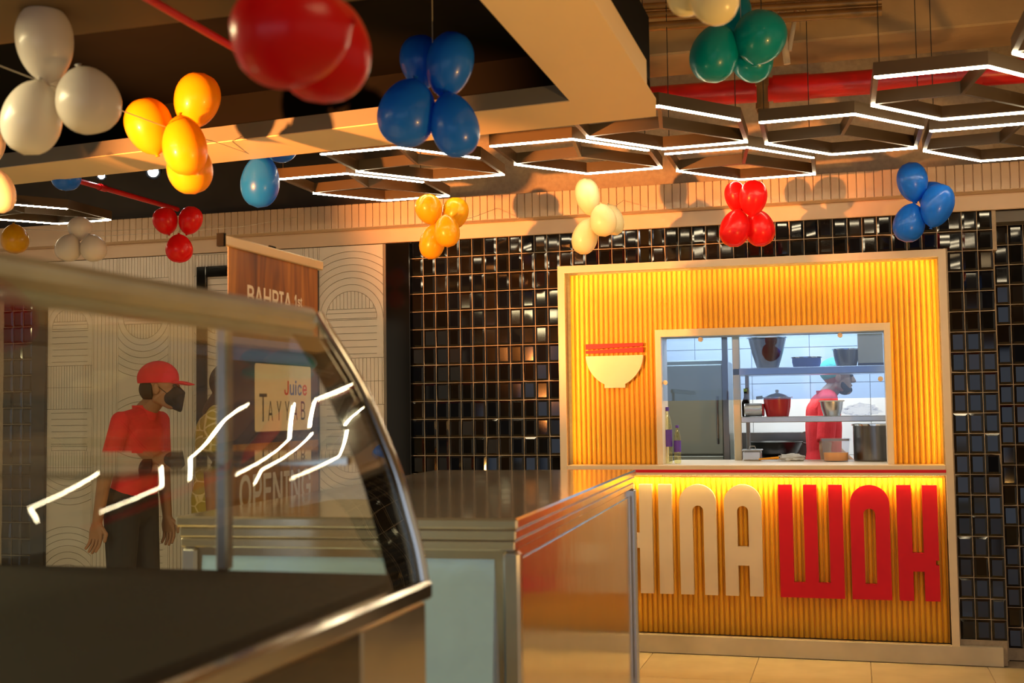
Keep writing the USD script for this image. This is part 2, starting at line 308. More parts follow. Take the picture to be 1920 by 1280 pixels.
# cornice band
CY, CZ0, CZ1 = 6.84, 2.552, 2.692
co = thing('trim_1', 'ribbed beige cornice band running along the top of the back wall', 'cornice', kind='structure')
obj('core', bx(-7.0, 2.2, CY + .006, 6.97, CZ0, CZ1 + .0), L['rib'], co)
nr = 150
for k in range(nr):
    x = 2.2 - k * .0465
    obj('rib', bx(x - .0435, x, CY - .004, CY + .006, CZ0, CZ1 + .008, .003), L['rib'], co)
struct('trim_2', bx(-7.0, 2.2, 6.945, 6.97, 2.462, CZ0, .003), L['rib'], label='plain beige moulding under the ribbed cornice', cat='moulding')
struct('wall_rear', cat([bx(-8, -5.5, -7.2, -7, 0, 3.62), bx(3.5, 6, -7.2, -7, 0, 3.62), bx(-5.5, 3.5, -7.2, -7, 2.6, 3.62)]), L['darkwall'])

# ceiling beams, pipes
struct('ceiling_beam', bx(-7.5, 5, 5.95, 6.35, 3.19, 3.62, .01), L['concrete'], label='ochre concrete beam under the ceiling parallel to the back wall', cat='beam')
struct('ceiling_beam', bx(.95, 1.15, 1.5, 5.95, 3.25, 3.62, .01), L['concrete'], label='concrete cross beam under the ceiling at the upper right', cat='beam')

# dropped soffit frame
SZ = 2.50
so = thing('ceiling_soffit', 'dropped beige soffit frame hanging around a black ceiling recess', 'soffit', kind='structure')
outer = [(-.638, .6), (-.638, 4.185), (-.676, 4.425), (-5.6, 4.935), (-5.6, .6)]
inner = [(-.925, 2.90), (-.935, 4.107), (-5.0, 4.58), (-5.0, 2.98)]
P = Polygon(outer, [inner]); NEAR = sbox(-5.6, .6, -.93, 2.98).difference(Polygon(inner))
obj('underside', ext_z(P.difference(NEAR), SZ, SZ + .004), L['plaster'], so); obj('shaded_underside', ext_z(NEAR, SZ, SZ + .004), paint('shaded_soffit_paint', (.10, .062, .022), .6, .08, 2), so)  # near arm: fall-off of the light painted in as a darker brown
obj('reveal', ext_z(P.difference(Polygon(outer).buffer(-.0).difference(Polygon(inner).buffer(.03))), SZ + .004, SZ + .066), L['grey'], so)
obj('recess_top', ext_z(Polygon(outer).buffer(-.035), 2.78, 2.80), L['blackmatt'], so)
obj('recess_side', ext_z(Polygon(outer).buffer(-.02).difference(Polygon(outer).buffer(-.04)), SZ + .066, 2.80), L['blackmatt'], so)
obj('fascia', cat([bx(-.66, -.645, .6, 4.03, SZ + .004, SZ + .10), bx(-.70, -.672, .6, 3.99, SZ + .07, 3.30)]), L['plaster'], so)
for k in range(85): obj('rib', bx(-.672, -.660, 3.985 - k * .04 - .034, 3.985 - k * .04, SZ + .10, 3.12, .003), L['plaster'], so)

# ------------------------------------------------------------------ serving hatch
sh = thing('serving_hatch_surround', 'yellow slatted serving hatch surround with a cream frame in the black tiled wall', 'shopfront', ((X0 + X1) / 2, FRONT, 0))
YS = 7.07
frame = Polygon([(X0, 0.1), (X0, ZT), (X1, ZT - .004), (X1 + .004, 0.1), (X1 - .036, .1), (X1 - .040, ZT - .046), (X0 + .042, ZT - .043), (X0 + .042, .1)])
obj('frame', cat([ext_y(frame, FRONT, FRONT + .012), bx(X0, X0 + .010, FRONT + .012, 7.10, .1, ZT), bx(X1 - .010, X1, FRONT + .012, 7.10, .1, ZT), bx(X0, X1, FRONT + .012, 7.10, ZT - .012, ZT - .002)]), L['cream'], sh)
obj('backing', cat([bx(X0 + .042, -1.092, YS + .012, YS + .03, .1, ZT - .04), bx(.20, X1 - .036, YS + .012, YS + .03, .1, ZT - .04), bx(-1.092, .20, YS + .012, YS + .03, .1, 1.0), bx(-1.092, .20, YS + .012, YS + .03, 1.86, ZT - .04)]), L['slatbase'], sh)
def slat(x, z0, z1, y, w=.0225, d=.013, n=6):
    a = np.linspace(0, np.pi, n); prof = [(x - w / 2 * math.cos(t), y + .012 - d * math.sin(t) ** .7) for t in a]
    poly = Polygon(prof)
    return ext_z(poly, z0, z1)
PITCHS = .0297; nx = int((X1 - X0 - .08) / PITCHS); CT = 1.075
for k in range(nx):
    x = X0 + .057 + k * PITCHS
    inwin = -1.107 < x < .222
    obj('slat', slat(x, 1.86 if inwin else CT, ZT - .045, YS), L['slat'], sh, smooth=40)
for k in range(nx):
    obj('slat', slat(X0 + .057 + k * PITCHS, .10, 1.0, 7.03), L['slat'], sh, smooth=40)
obj('lower_backing', bx(X0 + .042, X1 - .036, 7.042, 7.075, .1, 1.0), L['slatbase'], sh)
obj('light_strip', bx(X0 + .05, X1 - .045, 6.955, 6.962, ZT - .028, ZT - .016), L['strip'], sh)
obj('light_strip', bx(X0 + .014, X0 + .026, 6.955, 6.962, CT + .03, ZT - .06), L['strip'], sh)
obj('light_strip', bx(X1 - .026, X1 - .014, 6.955, 6.962, CT + .03, ZT - .06), L['strip'], sh)
obj('light_strip', bx(X0 + .06, X1 - .05, 6.972, 6.990, 1.0155, 1.018), L['strip2'], sh)
# counter
ct = thing('serving_counter', 'glossy cream serving counter with a red stripe along its front edge', 'counter', ((X0 + X1) / 2, 7.3, 1.02))
obj('worktop', cat([bx(X0 + .043, X1 - .037, FRONT - .006, 7.065, 1.018, CT, .003), bx(-1.092, .20, 7.06, 7.68, 1.02, CT, .003)]), L['cream'], ct)
obj('stripe', bx(X0 + .043, X1 - .037, FRONT - .009, FRONT - .005, 1.034, 1.050), L['red'], ct)
# window of the hatch
w1 = thing('window_1', 'cream framed kitchen hatch window with a hanging glass screen', 'window', kind='structure')
wx0, wx1, wz1 = -1.107, .222, 1.868
fr = Polygon([(wx0, CT), (wx0, wz1), (wx1, wz1), (wx1, CT), (wx1 - .034, CT), (wx1 - .034, wz1 - .042), (wx0 + .034, wz1 - .042), (wx0 + .034, CT)])
obj('frame', ext_y(fr, 7.02, 7.26), L['cream'], w1)
obj('pane', bx(wx0 + .036, wx1 - .036, 7.060, 7.066, 1.448, wz1 - .044), L['hatchglass'], w1)
for q in ((1313, 636), (1575, 628), (1247, 717), (1651, 710)):
    p = at_y(*q, 7.05); m = cyl((0, 0, 0), .014, .024, 20); m.apply_transform(trimesh.transformations.rotation_matrix(math.pi / 2, (1, 0, 0))); m.apply_translation((p[0], 7.075, p[2]))
    obj('glass_clamp', m, L['cream'], w1, smooth=40)

# bowl emblem
bw = thing('bowl_emblem', 'flat cream bowl emblem with two red bars above it on the yellow slats', 'emblem', (-1.36, 7.05, 1.6))
s_ = 1.0
b0, b1 = at_y(1099, 668, 7.04), at_y(1206, 667, 7.04); bot = at_y(1150, 727, 7.04)[2]; ft = at_y(1150, 720.5, 7.04)[2]; top = at_y(1150, 644, 7.04)[2]
cx, rx_, zr = (b0[0] + b1[0]) / 2, (b1[0] - b0[0]) / 2, b0[2]
half = [(cx + rx_ * math.cos(t), zr + (zr - ft) * 1.03 * math.sin(t) * (1 - .04 * math.cos(2 * t))) for t in np.linspace(math.pi, 2 * math.pi, 40)]
bowl = unary_union([Polygon(half), sbox(cx - rx_ * .36, bot, cx + rx_ * .36, ft + .03)])
obj('bowl', ext_y(bowl, 7.030, 7.058), L['cream'], bw)
dz = (top - zr) / 24.0
obj('bar', ext_y(Polygon([(cx - rx_, top), (cx + rx_, top), (cx + rx_, top - dz * 6.2), (cx - rx_, top - dz * 10.5)]), 7.030, 7.056), L['red'], bw)
obj('bar', ext_y(Polygon([(cx - rx_, top - dz * 13.2), (cx + rx_, top - dz * 8.2), (cx + rx_, top - dz * 18.5), (cx - rx_, top - dz * 18.5)]), 7.030, 7.056), L['red'], bw)

# big lettering on the lower front: CHINA in cream, WOK in red
sg = thing('shop_sign', 'big raised cream and red CHINA WOK lettering on the slatted front below the counter', 'sign', (-.4, 7.0, .3))
def sx(px): return at_y(px, 930, 6.985)[0]
def sz(py): return at_y(1480, py, 6.985)[2]
zt, zb = sz(908.5), .33
def hoop(a, b, c, d, slot_top, closed=None):
    """an arch letter between outer a..b with slot c..d."""
    R = (b - a) / 2; m_ = (a + b) / 2; o = Polygon(arc(m_, zt - R * 1.0, R, 0, 180, 30) + [(a, zb), (b, zb)])
    r = (d - c) / 2; s = Polygon(arc((c + d) / 2, slot_top - r, r, 0, 180, 20) + [(c, zb - .1 if closed is None else closed), (d, zb - .1 if closed is None else closed)])
    return o.difference(s)
hA = hoop(sx(1356.5), sx(1427), sx(1381), sx(1402), sz(949), sz(1026)).difference(sbox(sx(1381), zb - .1, sx(1402), sz(1062)))
lw = sx(1485) - sx(1459)
C_ = hoop(sx(1085), sx(1155), sx(1110), sx(1130), sz(950)); C_ = C_.difference(sbox(sx(1129), .52, sx(1160), .78)); C_ = unary_union([C_, sbox(sx(1110), zb, sx(1131), zb + .09)])
H_ = unary_union([sbox(sx(1164), zb, sx(1188), zt), sbox(sx(1198), zb, sx(1222), zt), sbox(sx(1164), sz(1032), sx(1222), sz(1003))])
letters = [('C', C_, 'cream'), ('H', H_, 'cream'), ('I', sbox(sx(1234), zb, sx(1259), zt), 'cream'), ('N', hoop(sx(1273), sx(1342), sx(1297.5), sx(1318), sz(949)), 'cream'), ('A', hA, 'cream'),
           ('W', unary_union([sbox(sx(1459), zb, sx(1485), zt), sbox(sx(1506), zb, sx(1531), zt), sbox(sx(1553), zb, sx(1579), zt), sbox(sx(1459), zb, sx(1579), zb + .085)]), 'red'),
           ('O', hoop(sx(1593), sx(1667), sx(1618), sx(1640), sz(952), zb + .085), 'red'),
           ('K', unary_union([sbox(sx(1681), zb, sx(1708), zt), sbox(sx(1729), sz(1045), sx(1757), zt), sbox(sx(1708), sz(1066), sx(1751), sz(1032)), sbox(sx(1729), zb, sx(1757), sz(1054))]).difference(Polygon([(sx(1729), sz(1032)), (sx(1729), sz(1022)), (sx(1718), sz(1032))])), 'red')]
for ch, poly, c in letters:
    obj('letter', ext_y(poly, 6.985, 7.022), L[c], sg, label='%s letter %s' % (c, ch))

# ------------------------------------------------------------------ hexagon lamps
e1, e2, e3 = np.array([.39, -.02]), np.array([.29, .35]), np.array([-.005, .43]); ZL = 2.60
def hexv(s=1.0):
    a = -(e1 + e2 + e3) / 2; v = [a]
    for e in (e1, e2, e3, -e1, -e2): v.append(v[-1] + e)
    return np.array(v) * s
hexes = [((-1.209, 5.51), 'above the small cream balloon bunch'), ((-.478, 5.94), 'above the small red balloon bunch'), ((-.005, 5.452), 'just right of the bronze drain pipe'),
         ((.45, 4.885), 'nearest one, crossing the red sprinkler pipe'), ((-.752, 5.06), 'half hidden behind the soffit corner'), ((.70, 5.86), 'cut by the right edge above blue balloons'),
         ((-2.0, 5.41), 'behind the large blue balloon bunch'), ((-2.455, 5.88), 'above the small yellow balloons and banner'), ((-4.66, 5.94), 'alone at the far left'), ((.905, 4.30), 'only one corner showing at the upper right')]
VO, VI = hexv(1.0), hexv(.945); FH = .055
def lamp(c):
    t = thing('hexagon_lamp', '', 'ceiling lamp', (0, 0, 0), 'hexagonal frame lamps under the ceiling')
    for k in range(6):
        q = (k + 1) % 6
        quad = Polygon([VO[k], VO[q], VI[q], VI[k]])
        sd = obj('frame_side', ext_z(quad, ZL + .004, ZL + FH), L['lampframe'], t)
        if k in (0, 1, 3, 4):
            oo, ii = hexv(.995), hexv(.962)
            obj('light_strip', ext_z(Polygon([oo[k], oo[q], ii[q], ii[k]]), ZL - .004, ZL + .004), L['led'], sd)
    for k in (1, 3, 5):
        v = VI[k]; d = v / np.linalg.norm(v); nn = np.array([-d[1], d[0]]) * .008
        obj('spoke', ext_z(Polygon([-nn, v - nn, v + nn, nn]), ZL + .004, ZL + FH), L['lampframe'], t)
    for k in (0, 2): obj('hanger_rod', tube([(*(VI[k] * .99), ZL + FH), (*(VI[k] * .99), 3.62)], .0022, 6), L['wire'], t)
    return t
proto = lamp((0, 0))
for i, (c, where) in enumerate(hexes):
    if i == 0: t = proto
    else:
        x = UsdGeom.Xform.Define(stage, numbered('/World/hexagon_lamp')); x.AddTranslateOp(); t = x.GetPrim()
        t.GetReferences().AddInternalReference(proto.GetPath()); t.SetInstanceable(True)
    t.GetAttribute('xformOp:translate').Set(Gf.Vec3d(c[0], c[1], 0))
    tag(t, 'hexagonal bronze lamp with white light strips, ' + where, 'ceiling lamp', 'hexagonal frame lamps under the ceiling')

# ------------------------------------------------------------------ pipes and spots
def pipe(name, pts, r, m, label, flanges=(), fr=1.35):
    t = thing(name, label, 'pipe', pts[0]); obj('pipe', tube(pts, r, 16), m, t, smooth=40)
    for a, b in flanges: obj('coupling', tube([a, b], r * fr, 16), m, t, smooth=40)
p0, p1 = at_y(1225, 184, 6.2), at_y(1920, 132, 6.2)
d_ = (p1 - p0) / np.linalg.norm(p1 - p0)
pipe('sprinkler_main', [p0 - d_ * 3.0, p1 + d_ * 1.5], .062, L['redpipe'], 'thick red sprinkler pipe running under the ceiling behind the hexagon lamps', [(p0 + d_ * .62, p0 + d_ * .80), (p0 + d_ * 1.5, p0 + d_ * 1.62)], 1.14)
a_, b_ = at_y(1428, 90, 6.02), at_y(1430, 212, 6.02)
pipe('drain_pipe', [(a_[0], 6.02, 3.19), b_], .028, L['brass'], 'vertical bronze drain pipe in front of the red sprinkler pipe', [((b_[0], 6.02, b_[2] + .05), (b_[0], 6.02, b_[2] + .02)), ((b_[0], 6.02, b_[2] + .14), (b_[0], 6.02, b_[2] + .18))], 1.2)
for (x0, y0, x1, y1, r, lb) in ((1462, 0, 1476, 120, .016, 'left one of two tan conduits hanging behind the teal balloons'), (1496, 0, 1480, 95, .011, 'thin right one of two tan conduits hanging behind the teal balloons')):
    a, b = at_y(x0, y0, 5.7), at_y(x1, y1, 5.7); pipe('conduit', [a + (a - b) * .35, a * .5 + b * .5, b], r, L['plaster'], lb)
for (y0, y1, r, lb) in ((52, 25, .022, 'lowest of three brown conduits along the ceiling beside the soffit'), (30, 6, .018, 'middle one of three brown conduits along the ceiling beside the soffit'), (14, -10, .018, 'topmost of three brown conduits along the ceiling beside the soffit')):
    a, b = at_y(1190, y0, 5.6), at_y(1590, y1, 5.6); pipe('ceiling_conduit', [a - (b - a) * .05, b + (b - a) * .15], r, L['brass'], lb)
pipe('sprinkler_branch', [(-1.600, 1.6, 2.40), (-1.59, 3.45, 2.40)], .0105, L['redpipe'], 'thin red pipe running towards the big red balloons at the top', [((-1.594, 2.3, 2.4), (-1.594, 2.34, 2.4))], 1.3)
pipe('sprinkler_branch', [(-4.20, 5.2, 2.74), (-4.18, 6.83, 2.74)], .016, L['redpipe'], 'red pipe slanting down to the small red balloons on the cornice', [((-4.19, 6.0, 2.74), (-4.19, 6.06, 2.74))], 1.3)
for (px_, py_, r, lb) in ((287, 322, .030, 'bright round spotlight under the soffit, right one of two'), (190, 329, .020, 'smaller round spotlight under the soffit, left one of two')):
    p = at_y(px_, py_, 6.0); t = thing('ceiling_spotlight', lb, 'spotlight', p, 'round ceiling spotlights at the far left')
    d = (EYE + np.array([-.4, 0, -.6]) - p); d /= np.linalg.norm(d)
    obj('housing', tube([p - d * .12, p - d * .004], r * 1.5, 16), L['blackmatt'], t, smooth=40)
    obj('lens', tube([p - d * .004, p], r, 16), L['bulb'], t)
    obj('stem', tube([p - d * .06, (p - d * .06) * [1, 1, 0] + [0, 0, 3.19 if 5.95 < (p - d * .06)[1] < 6.35 else 3.62]], .006, 8), L['wire'], t)

# ------------------------------------------------------------------ balloons
def egg(c, axis, a, b):
    """balloon: centre c, knot at -axis end, half length a, half width b."""
    t = np.linspace(-1, 1, 21); prof = []
    for s in t:
        r = math.sqrt(max(0, 1 - s * s)) * (1 + .10 * s)
        prof.append((max(r, 0) * b, s * a))
    prof[0] = (0.0, -a * 1.0); prof[-1] = (0, a)
    prof = [(0, -a * 1.09), (b * .11, -a * 1.085), (b * .05, -a * 1.03)] + prof[1:]
    m = trimesh.creation.revolve(np.array(prof), sections=28)
    m.apply_transform(trimesh.geometry.align_vectors([0, 0, 1], axis)); m.apply_translation(c); return m
BAL = []   # px, py, rx, ry, dz, label
def bunch(color, where, Z, centre, items, group):
    for (px_, py_, rx, ry, dz, lb) in items:
        Zb = Z + dz; c = at_d(px_, py_, Zb); s = Zb / FPX
        dx, dy = px_ - centre[0], py_ - centre[1]
        if ry >= rx: ax = _u * (-1 if dy > 0 else 1) * 1.0 + _r * .28 * np.sign(dx) * min(1, abs(dx) / rx); a, b = ry * s, rx * s
        else: ax = _r * (1 if dx > 0 else -1) - _u * .2; a, b = rx * s, ry * s
        ax = ax / np.linalg.norm(ax)
        obj('balloon', egg(c, ax, a, b), L['b_' + color], None, smooth=True, label=lb + ' ' + where, cat='balloon', group=group)
bunch('white', 'of the large white bunch at the top left corner', 3.25, (100, 165), [(84, 80, 52, 75, 0, 'upright white balloon at the top'), (165, 188, 59, 64, -.05, 'round white balloon at the right'), (60, 221, 54, 71, -.02, 'white balloon at the lower left'), (98, 182, 42, 50, .12, 'half hidden white balloon')], 'large white balloons at the top left')
bunch('white', '', 4.4, (-30, 320), [(-3, 358, 30, 43, 0, 'pinkish white balloon cut by the left edge'), (-14, 275, 22, 36, .1, 'white balloon barely showing at the left edge')], 'white balloons at the left edge')
bunch('yellow', 'of the large yellow bunch below the soffit', 4.3, (325, 250), [(280, 237, 44, 54, .03, 'yellow balloon at the left'), (369, 188, 42, 53, .05, 'yellow balloon at the top right'), (346, 273, 41, 57, -.10, 'yellow balloon at the front middle'), (355, 312, 42, 53, 0, 'lowest yellow balloon')], 'large yellow balloons')
bunch('red', 'of the huge red bunch at the top', 1.75, (600, 20), [(545, 62, 114, 101, 0, 'front left red balloon'), (606, 92, 89, 102, .14, 'red balloon at the lower right'), (588, -62, 75, 82, .08, 'red balloon cut off by the top edge')], 'huge red balloons at the top')
bunch('blue', 'of the large blue bunch over the soffit', 3.7, (808, 165), [(764, 212, 55, 65, -.02, 'blue balloon at the lower left'), (852, 235, 45, 62, -.04, 'blue balloon at the lower right'), (843, 121, 44, 63, 0, 'blue balloon at the upper right'), (790, 116, 40, 51, .10, 'blue balloon at the upper left')], 'large blue balloons')
bunch('blue', '', 5.25, (500, 300), [(488, 340, 36, 50, -.05, 'blue balloon hanging alone left of the hexagon lamps'), (522, 270, 38, 34, .12, 'blue balloon whose underside peeks out under the soffit')], 'blue balloons under the soffit edge')
bunch('blue', '', 5.6, (125, 300), [(124, 331, 27, 27, 0, 'small blue balloon half hidden by the soffit at the far left')], None)
bunch('yellow', '', 6.15, (20, 430), [(28, 448, 25, 28, 0, 'small yellow balloon at the left edge over the cornice')], None)
bunch('white', 'of the small white bunch at the far left', 6.25, (150, 448), [(150, 428, 22, 22, 0, 'white balloon at the top'), (128, 465, 24, 26, -.05, 'white balloon at the lower left'), (175, 465, 24, 26, -.05, 'white balloon at the lower right')], 'small white balloons at the far left')
bunch('red', 'of the small red bunch on the slanting pipe', 6.2, (333, 435), [(310, 414, 23, 26, 0, 'red balloon at the upper left'), (357, 413, 22, 27, 0, 'red balloon at the upper right'), (336, 466, 25, 27, -.05, 'lowest red balloon')], 'small red balloons at the far left')
bunch('yellow', 'of the small yellow bunch above the black tiles', 6.2, (830, 418), [(804, 392, 25, 29, 0, 'yellow balloon at the upper left'), (853, 400, 25, 31, .06, 'yellow balloon at the upper right'), (838, 433, 24, 31, -.1, 'yellow balloon at the front middle'), (811, 453, 24, 34, 0, 'lowest yellow balloon')], 'small yellow balloons on the cornice')
bunch('cream', 'of the small cream bunch in front of the cornice', 6.2, (1118, 405), [(1102, 368, 23, 36, 0, 'cream balloon at the top'), (1131, 413, 25, 31, -.1, 'cream balloon at the front'), (1149, 412, 20, 30, .1, 'cream balloon behind at the right'), (1097, 444, 24, 34, 0, 'lowest cream balloon')], 'small cream balloons on the cornice')
bunch('red', 'of the small red bunch above the serving hatch', 6.2, (1402, 398), [(1381, 370, 21, 31, .06, 'red balloon at the upper left'), (1412, 371, 26, 34, -.06, 'red balloon at the upper right'), (1378, 428, 28, 36, 0, 'red balloon at the lower left'), (1424, 428, 28, 35, .04, 'red balloon at the lower right')], 'small red balloons above the hatch')
bunch('blue', 'of the small blue bunch at the right', 6.1, (1728, 385), [(1711, 341, 28, 38, 0, 'topmost blue balloon'), (1757, 385, 30, 42, -.08, 'blue balloon at the right'), (1748, 368, 26, 28, .1, 'blue balloon mostly hidden in the middle'), (1705, 418, 29, 37, 0, 'lowest blue balloon')], 'small blue balloons at the right')
bunch('teal', 'of the teal bunch at the top right', 4.6, (1390, 80), [(1340, 100, 45, 56, 0, 'teal balloon at the left'), (1425, 70, 49, 51, -.04, 'big teal balloon at the right'), (1375, 25, 34, 44, .12, 'dark teal balloon at the back'), (1410, 116, 40, 38, .10, 'teal balloon at the bottom behind the others')], 'teal balloons')
bunch('cream', 'of the pale yellow pair cut off by the top edge', 2.9, (1320, -40), [(1340, 0, 47, 46, -.03, 'right pale yellow balloon'), (1290, -10, 41, 40, .06, 'left pale yellow balloon')], 'pale yellow balloons')
th = [at_d(-60, 100, 3.0), at_d(95, 160, 3.25), at_d(230, 208, 3.8), at_d(330, 245, 4.3), at_d(410, 268, 4.75), at_d(500, 300, 5.25)]
obj('thread', tube(th, .0016, 6), L['string'], None, label='white thread stringing the large white and yellow balloon bunches together', cat='string')

for k, (q, Zb, to, lb) in enumerate((((20, 430), 6.15, (0, 6.838, 2.62), 'small yellow balloon at the left edge'), ((150, 445), 6.25, (0, 6.838, 2.62), 'small white balloon bunch'), ((333, 435), 6.2, (0, 6.838, 2.64), 'small red balloons by the slanting pipe'),
      ((830, 418), 6.2, (0, 6.838, 2.62), 'small yellow balloon bunch'), ((1118, 400), 6.2, (0, 6.838, 2.62), 'small cream balloon bunch'), ((1402, 398), 6.2, (0, 6.838, 2.62), 'small red balloons above the hatch'), ((1730, 382), 6.1, (0, 6.838, 2.62), 'small blue balloon bunch'))):
    a = at_d(*q, Zb); b = np.array([a[0], to[1], to[2]]); obj('string', tube([a, (a + b) / 2 - [0, 0, .015], b], .0014, 6), L['string'], None, label='short white string tying the %s to the cornice' % lb, cat='string')
for q, Zb, zt_, lb in (((488, 318), 5.2, 3.30, 'single blue balloon'), ((812, 172), 3.71, 2.78, 'large blue balloon bunch'), ((1390, 80), 4.62, 3.62, 'teal balloons'), ((1320, -40), 2.92, 3.62, 'pale yellow balloons')):
    a = at_d(*q, Zb); obj('string', tube([a, (a[0], a[1], zt_)], .0014, 6), L['string'], None, label='thin white string holding the %s up at the ceiling' % lb, cat='string')
# ------------------------------------------------------------------ banner stand
BXp = -2.0
bn = thing('banner_stand', 'roll-up banner with brown drapes, white lettering and a cream card, behind the display case', 'banner', (BXp, 3.93, 0))
ya, yb = 3.585, 4.285
def bz(px_, py_): return at_x(px_, py_, BXp)
obj('sheet', bx(BXp - .004, BXp - .002, ya, yb, .08, 1.975), L['navy'], bn)
obj('drape_print', bx(BXp - .002, BXp - .0012, ya, yb, 1.70, 1.97), L['drape'], bn)
obj('amber_print', bx(BXp - .002, BXp - .0012, ya, yb, .10, 1.30), L['amber'], bn)
obj('blue_print', bx(BXp - .002, BXp - .0012, ya + .02, yb - .03, 1.585, 1.665), L['blueink'], bn)
c0, c1 = 3.769, 4.219
obj('card_print', ext_x(sbox(c0 + .012, 1.352, c1 - .012, 1.568).buffer(.012), BXp - .0014, BXp - .0006), L['card'], bn)
obj('top_rail', bx(BXp - .012, BXp + .010, 3.545, 4.315, 1.965, 2.0, .003), L['alum'], bn)
obj('rail_end', bx(BXp - .014, BXp + .012, 3.530, 3.546, 1.96, 2.004), L['blackmatt'], bn)
obj('rail_clip', bx(BXp - .018, BXp - .008, 3.90, 3.95, 1.985, 2.012, .003), L['blackmatt'], bn)
obj('pole', tube([(BXp - .03, 3.92, .06), (BXp - .02, 3.92, 1.99)], .009, 10), L['chrome'], bn, smooth=40)
obj('base', bx(BXp - .09, BXp + .09, 3.54, 4.32, 0, .085, .012), L['alum'], bn)
def label_text(txt, y0, y1, z0, h, m, name='lettering', bold=False, par=bn, thick=.0012):
    t = meshkit.text_mesh(txt, 1.0, .01, bold); v = t.vertices
    x0, x1 = v[:, 0].min(), v[:, 0].max()
    V = np.c_[BXp - .0006 + v[:, 2] * thick * 100 * .1, y0 + (v[:, 0] - x0) / (x1 - x0) * (y1 - y0), z0 + v[:, 1] * h]
    return obj(name, trimesh.Trimesh(V, t.faces, process=False), m, par)
A, B = bz(464, 563), bz(545, 588)
label_text('BAHRIA', 3.716, 4.055, 1.782, .066, L['white_print'], bold=True)
label_text('1', 4.080, 4.105, 1.780, .066, L['white_print'], bold=True); label_text('st', 4.107, 4.146, 1.808, .034, L['white_print'], bold=True)
yy = 3.995
for ch, w, m in (('J', .036, 'redink'), ('u', .036, 'blueink'), ('i', .013, 'blueink'), ('c', .034, 'blueink'), ('e', .038, 'redink')):
    label_text(ch, yy, yy + w, 1.472, .050, L[m], bold=True); yy += w + .008
for k, ch in enumerate('TAYYAB'):
    y0 = 3.802 + k * .066
    if ch == 'T':
        obj('lettering', cat([bx(BXp - .0006, BXp + .0006, y0, y0 + .055, 1.462, 1.474), bx(BXp - .0006, BXp + .0006, y0 + .024, y0 + .031, 1.375, 1.462)]), L['ink'], bn)
    else: label_text(ch, y0, y0 + .036, 1.378, .070, L['ink'])
label_text('OPENING', 3.66, 4.215, 1.075, .115, L['white_print'], bold=True)
label_text('GRAND', 3.68, 4.19, .86, .13, L['white_print'], bold=True) if False else None

# ------------------------------------------------------------------ curved glass display case
dc = thing('display_case', 'curved glass display case with a steel top bar in the left foreground', 'display case', (-1.25, 1.1, 0))
CE, CN = 2.10, .30                                   # far and near ends along y
prof = np.array([(-.982, 1.590), (-.955, 1.548), (-.922, 1.498), (-.889, 1.443), (-.862, 1.384), (-.836, 1.324), (-.816, 1.270), (-.800, 1.215), (-.786, 1.166), (-.776, 1.122), (-.770, 1.085)])
from scipy.interpolate import CubicSpline
cs = CubicSpline(np.linspace(0, 1, len(prof)), prof); PR = cs(np.linspace(0, 1, 40))
tn = np.gradient(PR, axis=0); tn /= np.linalg.norm(tn, axis=1, keepdims=True); nrm = np.c_[tn[:, 1], -tn[:, 0]]
obj('curved_glass', ext_y(Polygon(np.vstack([PR, (PR + nrm * .006)[::-1]])), CN, CE - .004), L['curve'], dc, smooth=35)
obj('glass_border', ext_y(Polygon(np.vstack([PR[4:] + nrm[4:] * .0066, (PR[4:] + nrm[4:] * .0078)[::-1]])), CE - .15, CE - .006), L['black'], dc, smooth=35)
obj('edge_trim', tube([(p[0], CE, p[1]) for p in PR], .0115, 12), L['chrome'], dc, smooth=40)
obj('top_bar', cat([bx(-1.050, -.978, CN, CE + .01, 1.560, 1.602, .012)]), paint('grey_green_steel', (.72, .71, .56), .28, .12, 8, metal=.55), dc, smooth=40)
obj('glass_rail', bx(-1.030, -.988, CN, CE, 1.544, 1.560, .004), paint('teal_grey_rail', (.26, .36, .34), .25, .1, 12), dc); obj('rear_bar', bx(-1.75, -1.72, CN, CE, 1.56, 1.60, .006), L['steel'], dc)
obj('end_glass', ext_y(Polygon([(-1.72, 1.10), (-1.72, 1.585)] + [(p[0] - .012, p[1]) for p in PR]), CE - .004, CE + .002), L['glass'], dc)
for x in (-1.19, -1.735): obj('corner_post', bx(x, x + .026, CE - .02, CE + .008, 1.10, 1.57, .005), L['steel'], dc)
obj('shelf', bx(-1.73, -.862, 1.285, CE - .01, 1.322, 1.330), L['glass'], dc)
obj('shelf_rail', bx(-1.73, -.885, CE - .018, CE - .006, 1.338, 1.358), L['glass'], dc)
obj('shelf_bracket', cat([bx(-1.2, -.90, CE - .05, CE - .03, 1.305, 1.322), bx(-1.73, -1.2, CE - .05, CE - .03, 1.305, 1.322)]), L['chrome'], dc)
obj('deck', bx(-1.75, -.80, CN, CE, 1.075, 1.10, .004), L['blackmatt'], dc)
obj('front_rail', bx(-.792, -.755, CN, CE + .01, 1.055, 1.09, .006), L['chrome'], dc)
obj('base', bx(-1.75, -.765, 1.80, CE, .08, 1.055, .006), L['mirror'], dc); obj('front_panel', bx(-1.75, -.765, CN, 1.797, .08, 1.055, .006), L['darkmirror'], dc)
obj('toe_kick', bx(-1.72, -.82, CN + .02, CE - .03, 0, .08), L['blackmatt'], dc)
obj('rear_door', bx(-1.748, -1.742, CN, 1.15, 1.10, 1.56), L['glass'], dc); obj('rear_door', bx(-1.740, -1.734, 1.05, CE - .03, 1.10, 1.56), L['glass'], dc)

